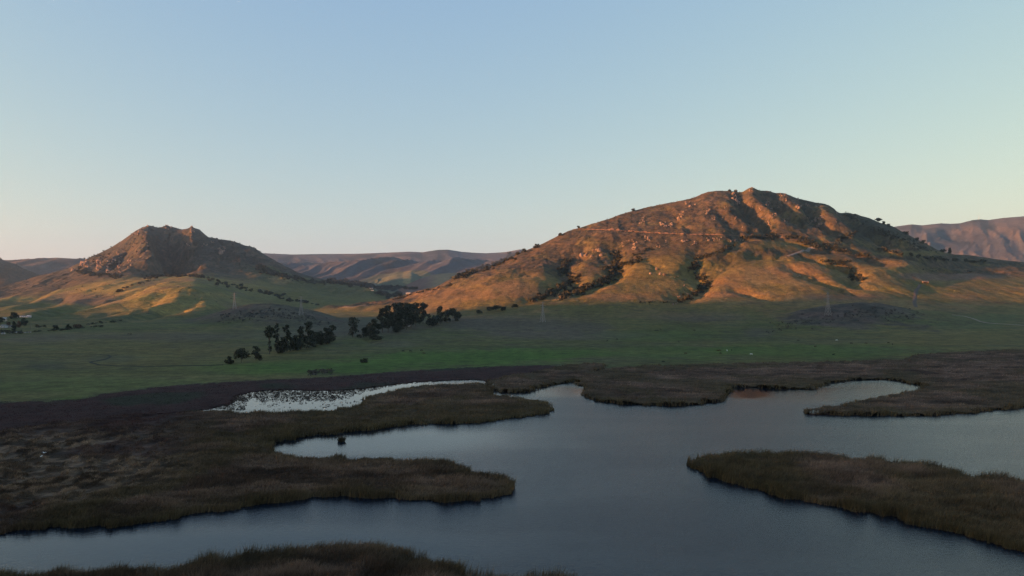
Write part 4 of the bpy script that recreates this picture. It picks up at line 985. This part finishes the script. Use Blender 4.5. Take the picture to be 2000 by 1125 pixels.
# ---------------------------------------------------------------- pylons, buildings
def beam(a, b, r):
    return tube([a, b], [r, r], 4)
def pylon(px, base, top, label):
    X, Y, z = ground_at(px, base); H = (base - top) * Y / FPX
    root = empty('pylon', (X, Y, z))
    w0, w1, hw = H * .105, H * .030, H * .62
    cor = [(-1, -1), (1, -1), (1, 1), (-1, 1)]
    for a, b in cor:
        v, f = join([beam((a * w0, b * w0, -.5), (a * w1, b * w1, hw), .22), beam((a * w1, b * w1, hw), (a * w1 * .55, b * w1 * .55, H), .16)])
        mk('leg', v, f, M_steel, parent=root)
    parts = []
    lv = [0, .16, .30, .42, .52, .62, .70, .78, .86, .94, 1.0]
    def half(t): return w0 + (w1 - w0) * t / .62 if t <= .62 else w1 * (1 - .45 * (t - .62) / .38)
    for i in range(len(lv) - 1):
        a_, b_ = half(lv[i]), half(lv[i + 1]); za, zb = lv[i] * H, lv[i + 1] * H
        for k in range(4):
            p, q = cor[k], cor[(k + 1) % 4]
            parts += [beam((p[0]*a_, p[1]*a_, za), (q[0]*b_, q[1]*b_, zb), .09), beam((q[0]*a_, q[1]*a_, za), (p[0]*b_, p[1]*b_, zb), .09), beam((p[0]*b_, p[1]*b_, zb), (q[0]*b_, q[1]*b_, zb), .09)]
    v, f = join(parts); mk('bracing', v, f, M_steel, parent=root)
    for t, L in ((.70, .13), (.82, .16), (.94, .12)):
        c = half(t); zz = t * H; L *= H
        v, f = join([beam((-L, 0, zz + .03 * H), (L, 0, zz + .03 * H), .12), beam((-L, 0, zz + .03 * H), (-c, 0, zz), .1), beam((L, 0, zz + .03 * H), (c, 0, zz), .1), beam((-L, 0, zz + .03 * H), (-L, 0, zz - .01 * H), .08), beam((L, 0, zz + .03 * H), (L, 0, zz - .01 * H), .08)])
        mk('cross_arm', v, f, M_steel, parent=root)
    root.rotation_euler = (0, 0, R(35))
    tag(root, label, 'pylon', 'power pylons along the foot of the hills')
pylon(458, 604, 572, 'lattice pylon on the left end of the dark knoll')
pylon(588, 616, 579, 'lattice pylon on the right slope of the dark knoll')
pylon(1060, 629, 590, 'faint lattice pylon below the scrub gully, right of the grove')
pylon(1617, 616, 571, 'lattice pylon standing on the purple-brown mound at right')

def house(name, px, base, w, d, h, rh, wallm, roofm, label, cat, rz=0.0, gable=True, openfront=False, at=None):
    X, Y, z = ground_at(px, base)
    root = empty(name, (X, Y, z), rz)
    a, b = w / 2, d / 2
    if openfront:
        pr = []
        def bx(x0, x1, y0, y1, z0, z1):
            v = np.array([(x, y, q) for q in (z0, z1) for y in (y0, y1) for x in (x0, x1)], float)
            return v, np.array([(0,2,3,1),(4,5,7,6),(0,1,5,4),(2,6,7,3),(0,4,6,2),(1,3,7,5)])
        v, f = join([bx(-a, a, b - .25, b, -.5, h), bx(-a, -a + .25, -b, b - .26, -.5, h), bx(a - .25, a, -b, b - .26, -.5, h)])
        mk('wall', v, f, wallm, parent=root)
        for t in np.linspace(-a + 1, a - 1, 4):
            v, f = bx(t - .15, t + .15, -b, -b + .3, -.5, h - .01); mk('post', v, [f], M_wood, parent=root)
    else:
        v = [(-a,-b,-.5),(a,-b,-.5),(a,b,-.5),(-a,b,-.5),(-a,-b,h),(a,-b,h),(a,b,h),(-a,b,h)]
        f4 = [(0,1,5,4),(1,2,6,5),(2,3,7,6),(3,0,4,7),(4,5,6,7)]
        mk('wall', np.array(v, float), [np.array(f4)], wallm, parent=root)
        nwin = max(2, int(w / 3.5))
        for i in range(nwin):
            t = -a + w * (i + .5) / nwin
            if i == nwin // 2:
                vv = [(t-.5,-b-.04,0),(t+.5,-b-.04,0),(t+.5,-b-.04,2.05),(t-.5,-b-.04,2.05)]; nm, mm = 'door', M_wood
            else:
                vv = [(t-.6,-b-.04,.9),(t+.6,-b-.04,.9),(t+.6,-b-.04,2.0),(t-.6,-b-.04,2.0)]; nm, mm = 'window', M_glass
            vv = np.array(vv + [(p[0], p[1] + .035, p[2]) for p in vv], float)
            mk(nm, vv, [np.array([(0,1,2,3),(7,6,5,4),(0,4,5,1),(1,5,6,2),(2,6,7,3),(3,7,4,0)])], mm, parent=root)
    e, t = .5, .22
    sec = [(-b - e, h - .25), (0, h + rh), (b + e, h - .25), (b + e, h - .25 + t), (0, h + rh + t), (-b - e, h - .25 + t)] if gable else [(-b - e, h + .02), (0, h + rh * .5 + .02), (b + e, h + rh), (b + e, h + rh + t), (0, h + rh * .5 + t + .02), (-b - e, h + t + .02)]
    v = np.array([(x, y, q) for x in (-a - e, a + e) for (y, q) in sec], float)
    f = [(0,1,7,6),(1,2,8,7),(2,3,9,8),(3,4,10,9),(4,5,11,10),(5,0,6,11),(0,5,4,1),(1,4,3,2),(6,7,10,11),(7,8,9,10)]
    mk('roof', v, [np.array(f)], roofm, parent=root)
    tag(root, label, cat)
house('barn', 1807, 552.5, 12, 8, 3.2, 1.4, M_wood, M_roofpale, 'open-fronted shed with a pale roof above the gravel drive', 'shed', R(-12), gable=False, openfront=True)
house('house', 7, 627, 9, 7, 4.5, 1.6, M_wall, M_white, 'house with a bright roof, topmost of the village at the left edge', 'house', R(15))
house('house', 9, 640, 9, 7, 3.2, 1.6, M_white, M_roofpale, 'white-walled house below the bright roof at the left edge', 'house', R(-8))
house('shed', 42, 619.5, 28, 5, 1.6, .7, M_white, M_white, 'long low white shed behind the village trees', 'shed', R(4))
house('shed', 57, 619.5, 6, 5, 2.6, 1.0, M_white, M_white, 'small white shed at the end of the long one', 'shed', R(4))
house('shed', 27, 650.5, 11, 3, 1.3, .35, M_white, M_white, 'long white trailer-like shed at the pasture edge below the cypress', 'shed', 0)
house('shed', 44, 650, 8, 2.5, .8, .25, M_white, M_roofpale, 'middle low pale shed in the line at the pasture edge', 'shed', 0)
house('shed', 56, 649.5, 6, 2.5, .8, .25, M_white, M_roofpale, 'right low pale shed in the line at the pasture edge', 'shed', 0)
house('shed', 6.5, 652.5, 4, 3, 1.4, .4, M_white, M_white, 'small white hut in the corner of the pasture at the left edge', 'shed', 0)
house('house', 20, 639.5, 11, 7, 2.4, 1.2, M_wall, M_roofdark, 'tan house with a dark roof between the village trees', 'house', R(5))
house('shed', 798, 637.5, 4, 3, 1.6, .6, M_white, M_white, 'tiny white hut at the foot of the far grove', 'shed', 0)
house('house', 725, 564, 15, 9, 3.5, 2, M_white, M_roofpale, 'long white house at the edge of the town wood', 'house', R(10))
house('house', 727, 568, 13, 8, 3, 1.5, M_white, M_roofdark, 'lower white house in front of the town wood', 'house', R(-6))
house('house', 798, 573.5, 14, 8, 3, 1.5, M_white, M_roofpale, 'pale house in the valley gap beside the orange slope', 'house', 0)
house('house', 679, 551, 16, 10, 5, 2.5, M_wall, M_roofpale, 'pale house among the dark trees on the left ridge end', 'house', 0)
def pole(px, base, top, label):
    X, Y, z = ground_at(px, base); H = (base - top) * Y / FPX
    root = empty('utility_pole', (X, Y, z))
    mk('post', *(lambda t: (t[0], [t[1]]))(tube([(0, 0, -.5), (0, 0, H)], [.28, .2], 8)), M_wood, parent=root)
    v, f = beam((-1.3, 0, H - .8), (1.3, 0, H - .8), .1); mk('cross_arm', v, [f], M_wood, parent=root)
    tag(root, label, 'utility pole', 'utility poles along the hedge')
pole(59.5, 645, 632, 'tan utility pole just right of the village at the left edge')
pole(121, 640, 628, 'utility pole between the two round hedge trees')
def mast(px, base, top, label):
    X, Y = hit(px, base + 1.0, Z); z = float(hts(X, Y, Z)); H = (base - top) * Y / FPX
    root = empty('radio_mast', (X, Y, z - 2))
    w = 1.6
    for k in range(3):
        a = 2 * math.pi * k / 3
        v, f = beam((w*math.cos(a), w*math.sin(a), 0), (.4*math.cos(a), .4*math.sin(a), H), .35); mk('leg', v, [f], M_steel, parent=root)
    v, f = join([beam((w*math.cos(2*math.pi*k/3)*(1-.75*t), w*math.sin(2*math.pi*k/3)*(1-.75*t), H*t), (w*math.cos(2*math.pi*(k+1)/3)*(1-.75*(t+.1)), w*math.sin(2*math.pi*(k+1)/3)*(1-.75*(t+.1)), H*(t+.1)), .15) for k in range(3) for t in np.arange(0, .9, .1)])
    mk('bracing', v, f, M_steel, parent=root)
    tag(root, label, 'radio mast')
mast(1912, 428, 417, 'thin radio mast on the hazy right-hand mountain range')
mast(859, 488, 482, 'thin radio mast on the far central mountain range')

# ---------------------------------------------------------------- animals
def skinned(name, verts, edges, radii, root_i=0, sub=1):
    me = bpy.data.meshes.new(name); me.from_pydata(verts, edges, []); me.update()
    o = bpy.data.objects.new(name, me); COL.objects.link(o)
    md = o.modifiers.new('skin', 'SKIN'); md.use_smooth_shade = True
    sv = me.skin_vertices[0].data
    for i, r in enumerate(radii): sv[i].radius = (r, r) if not isinstance(r, tuple) else r
    sv[root_i].use_root = True
    s = o.modifiers.new('sub', 'SUBSURF'); s.levels = sub; s.render_levels = sub
    dg = bpy.context.evaluated_depsgraph_get()
    res = bpy.data.meshes.new_from_object(o.evaluated_get(dg))
    bpy.data.objects.remove(o); bpy.data.meshes.remove(me)
    res.name = name
    return res
def cow_mesh(name, mat, grazing):
    hd = [(1.25, 0, 1.15), (1.5, 0, .75), (1.75, 0, .3), (1.95, 0, .12)] if grazing else [(1.25, 0, 1.35), (1.45, 0, 1.6), (1.75, 0, 1.55), (2.0, 0, 1.42)]
    V = [(-.95, 0, 1.12), (-.4, 0, 1.05), (.25, 0, 1.02), (.85, 0, 1.1)] + hd
    E = [(0, 1), (1, 2), (2, 3), (3, 4), (4, 5), (5, 6), (6, 7)]
    Rr = [.34, .42, .43, .38, .26, .2, .17, .1]
    for s in (-1, 1):
        n = len(V); V += [(-.9, s*.22, .85), (-.82, s*.24, .58), (-1.0, s*.24, .42), (-.96, s*.24, .02)]; E += [(0, n), (n, n+1), (n+1, n+2), (n+2, n+3)]; Rr += [.2, .12, .085, .07]
        n = len(V); V += [(.8, s*.2, .75), (.82, s*.22, .42), (.84, s*.22, .02)]; E += [(3, n), (n, n+1), (n+1, n+2)]; Rr += [.15, .085, .07]
        n = len(V); q = hd[2] if not grazing else hd[1]; V += [(q[0] - .15, s*.28, q[2] + .14)]; E += [(5 if grazing else 6, n)]; Rr += [.05]
    n = len(V); V += [(-1.3, 0, 1.2), (-1.38, 0, .7), (-1.36, 0, .42)]; E += [(0, n), (n, n+1), (n+1, n+2)]; Rr += [.06, .035, .06]
    me = skinned(name, V, E, Rr, 1); me.materials.append(mat); return me
cows = {}
def cow(px, py, kind, rz, graze, label, group='cows grazing on the pasture'):
    k = (kind, graze)
    if k not in cows: cows[k] = cow_mesh(kind + '_cow', {'black': M_cowb, 'white': M_coww, 'brown': M_cown}[kind], graze)
    X, Y, z = ground_at(px, py)
    o = bpy.data.objects.new('cow', cows[k]); COL.objects.link(o)
    o.location = (X, Y, z); o.rotation_euler = (0, 0, R(rz))
    tag(o, label, 'cow', group)
both = 'black cow of the pair standing on the plain at far left, below the foothills'
cow(250.5, 653.5, 'black', 15, False, both); cow(256, 653.5, 'black', 170, True, both)
for x in (787, 801.5): cow(x, 687, 'black', rng.uniform(-30, 30), True, 'dark cow of the three grazing in line on the lush green strip below the grove')
cow(823, 685.5, 'black', 10, True, 'dark cow of the three grazing in line on the lush green strip below the grove')
cow(828, 691.5, 'brown', 5, True, 'brown cow just below the line of dark cows on the lush strip')
cow(1186, 666.5, 'black', 60, False, 'left black cow of the two at the lower border of the brown patch')
cow(1205, 663.5, 'black', 10, True, 'right black cow of the two at the lower border of the brown patch')
for x, y in ((1280, 647), (1284, 646.5), (1290, 644)): cow(x, y, 'black', rng.uniform(-20, 20), True, 'black cow of the tight bunch below the grey heath strip')
cow(1356, 646, 'black', -20, True, 'black cow right under the grey heath strip, apart from the bunch')
cow(1326, 669, 'black', 80, False, 'black cow alone in mid pasture, seen end on')
cow(1339, 691.5, 'brown', 5, True, 'brown cow alone in the lower pasture above the reeds')
cow(1295, 708, 'black', 10, True, 'black cow at the very edge of the far reed belt')
for x, y in ((1402, 686), (1406, 685.5), (1407, 691)): cow(x, y, 'brown', rng.uniform(-40, 40), True, 'brown cow of the small group left of the pale-backed cow')
cow(1420, 686, 'white', 80, False, 'pale cow in the middle of the small group, seen end on')
cow(1429, 685, 'black', 70, True, 'dark cow right beside the pale cow of the small group')
cow(1467, 693, 'white', 8, True, 'brightest white cow, alone right of the small group')
cow(1558.5, 666, 'black', -10, True, 'black cow at the left foot of the mound')
cow(1634, 665.5, 'white', 5, True, 'white cow at the foot of the mound below the pylon')
cow(1662.5, 671.5, 'black', 10, True, 'black cow right below the white one at the foot of the mound')
cow(1691, 671.5, 'brown', 0, True, 'brown cow halfway between the black ones right of the white cow')
cow(1735, 670.5, 'black', 12, True, 'black cow standing beside its small companion at the right end of the herd')
cow(1743, 673.5, 'black', 75, False, 'small black cow at the right end of the herd, seen end on')
cow(1628, 694, 'black', 20, False, 'black cow in the lower pasture below the mound')
cow(1592, 678, 'brown', 15, True, 'brown cow between the mound and the lower pasture')
# two egrets over the marsh
def egret(px, py, d, span, rz, bank, label):
    X = (px - 1000) / FPX * d; z = zy(py, d)
    root = empty('egret', (X, d, z)); root.rotation_euler = (0, R(bank), R(rz))
    k = span / 1.6
    me = skinned('body', [(-.32*k,0,0),(0,0,.02*k),(.25*k,0,.03*k),(.36*k,0,.12*k),(.34*k,0,.2*k),(.46*k,0,.2*k)], [(0,1),(1,2),(2,3),(3,4),(4,5)], [.05*k,.1*k,.08*k,.04*k,.035*k,.04*k], 1)
    me.materials.append(M_feather); b = bpy.data.objects.new('body', me); COL.objects.link(b); b.parent = root
    v, f = tube([(.49*k,0,.2*k),(.62*k,0,.18*k)], [.02*k,.004*k], 6); mk('bill', v, [f], M_bill, parent=root)
    v, f = join([tube([(-.3*k,s*.03,-.01),(-.68*k,s*.03,-.05*k)], [.014*k,.01*k], 5) for s in (-1, 1)]); mk('legs', v, f, M_cowb, parent=root)
    for s in (-1, 1):
        rows = [(0, .2, -.14, .05), (.22, .21, -.16, .19), (.45, .19, -.14, .24), (.65, .1, -.12, .2), (.8, -.02, -.1, .12)]
        v = []
        for y, x0, x1, zz in rows: v += [(x0*k, s*y*k, zz*k), (x1*k, s*y*k, zz*k), (x1*k, s*y*k, zz*k - .015), (x0*k, s*y*k, zz*k - .03)]
        f = []
        for i in range(4):
            for j in range(4): f.append((i*4+j, i*4+(j+1) % 4, (i+1)*4+(j+1) % 4, (i+1)*4+j))
        f += [(0,1,2,3),(16,17,18,19)]
        mk('wing', np.array(v), [np.array(f)], M_feather, parent=root)
    tag(root, label, 'bird', 'egrets flying over the marsh')
egret(86, 884.5, 205, 1.65, 75, 8, 'upper white egret with spread wings flying over the marsh at left')
egret(81, 891.5, 212, 1.5, 20, -25, 'lower white egret, turned aside, flying over the marsh at left')

# ---------------------------------------------------------------- light, sky, air, camera
w = bpy.data.worlds.new('World'); scene.world = w; w.use_nodes = True
nt = w.node_tree; nt.nodes.clear()
out = nt.nodes.new('ShaderNodeOutputWorld'); bg = nt.nodes.new('ShaderNodeBackground'); sky = nt.nodes.new('ShaderNodeTexSky')
sky.sky_type = 'NISHITA'; sky.sun_disc = False; sky.sun_elevation = R(SUN_EL); sky.sun_rotation = -R(SUN_AZ)
sky.altitude = 60; sky.air_density = 1.0; sky.dust_density = 0.6; sky.ozone_density = 1.0
bg.inputs['Strength'].default_value = 0.07
# the evening air evens out the sky from zenith to horizon: per-channel power of the sky texture
sp = nt.nodes.new('ShaderNodeSeparateColor'); cb = nt.nodes.new('ShaderNodeCombineColor'); nt.links.new(sky.outputs[0], sp.inputs[0])
for k, (a_, g_) in enumerate(((0.775, 0.70), (0.748, 0.52), (0.650, 0.06))):
    p1 = nt.nodes.new('ShaderNodeMath'); p1.operation = 'MULTIPLY'; p1.inputs[1].default_value = 0.30
    p2 = nt.nodes.new('ShaderNodeMath'); p2.operation = 'POWER'; p2.inputs[1].default_value = g_
    p3 = nt.nodes.new('ShaderNodeMath'); p3.operation = 'MULTIPLY'; p3.inputs[1].default_value = a_ * 1.05 / (0.07 * 2 ** EXPOSURE)
    nt.links.new(sp.outputs[k], p1.inputs[0]); nt.links.new(p1.outputs[0], p2.inputs[0]); nt.links.new(p2.outputs[0], p3.inputs[0]); nt.links.new(p3.outputs[0], cb.inputs[k])
nt.links.new(cb.outputs[0], bg.inputs['Color']); nt.links.new(bg.outputs[0], out.inputs['Surface'])

sl = bpy.data.lights.new('sun', 'SUN'); so = bpy.data.objects.new('sun', sl); COL.objects.link(so)
sl.energy = 4.7; sl.angle = R(0.8); sl.color = (1.0, 0.39, 0.135)
to_sun = Vector((sdir[0] * math.cos(R(SUN_EL)), sdir[1] * math.cos(R(SUN_EL)), math.sin(R(SUN_EL))))
so.rotation_euler = to_sun.to_track_quat('Z', 'Y').to_euler(); so.location = to_sun * 5000

USE_HAZE = True
if USE_HAZE:
    x, y0, y1, z0, z1 = 11800, -3800, 11800, -3.0, 900.0
    v = np.array([(-x,y0,z0),(x,y0,z0),(x,y1,z0),(-x,y1,z0),(-x,y0,z1),(x,y0,z1),(x,y1,z1),(-x,y1,z1)], float)
    mh = bpy.data.materials.new('haze'); mh.use_nodes = True; n_ = mh.node_tree; n_.nodes.clear()
    mo = n_.nodes.new('ShaderNodeOutputMaterial'); pv = n_.nodes.new('ShaderNodeVolumePrincipled')
    pv.inputs['Color'].default_value = (0.70, 0.84, 1.0, 1); pv.inputs['Density'].default_value = 3.4e-5; pv.inputs['Anisotropy'].default_value = 0.8
    n_.links.new(pv.outputs[0], mo.inputs['Volume'])
    o = mk('haze', v, [np.array([(0,3,2,1),(4,5,6,7),(0,1,5,4),(1,2,6,5),(2,3,7,6),(3,0,4,7)])], mh)
    tag(o, 'thin evening haze over the whole valley', 'haze', kind='stuff')

cam = bpy.data.cameras.new('camera'); co = bpy.data.objects.new('camera', cam); COL.objects.link(co)
cam.sensor_width = 36.0; cam.lens = 36.0 * FPX / 2000.0; cam.shift_y = (HOR - 562.5) / 2000.0
cam.clip_start = 1.0; cam.clip_end = 60000
co.location = (0, 0, CH); co.rotation_euler = (R(90), 0, 0)
scene.camera = co
scene.view_settings.view_transform = 'Standard'; scene.view_settings.look = 'None'
scene.view_settings.exposure = EXPOSURE; scene.view_settings.gamma = 1.0; scene.view_settings.use_curve_mapping = False
scene.render.engine = 'CYCLES'
scene.cycles.use_denoising = True; scene.cycles.denoiser = 'OPENIMAGEDENOISE'; scene.cycles.denoising_input_passes = 'RGB_ALBEDO_NORMAL'; scene.cycles.denoising_prefilter = 'NONE'
scene.cycles.max_bounces = 6; scene.cycles.diffuse_bounces = 2; scene.cycles.glossy_bounces = 3; scene.cycles.volume_bounces = 1
scene.cycles.volume_max_steps = 64
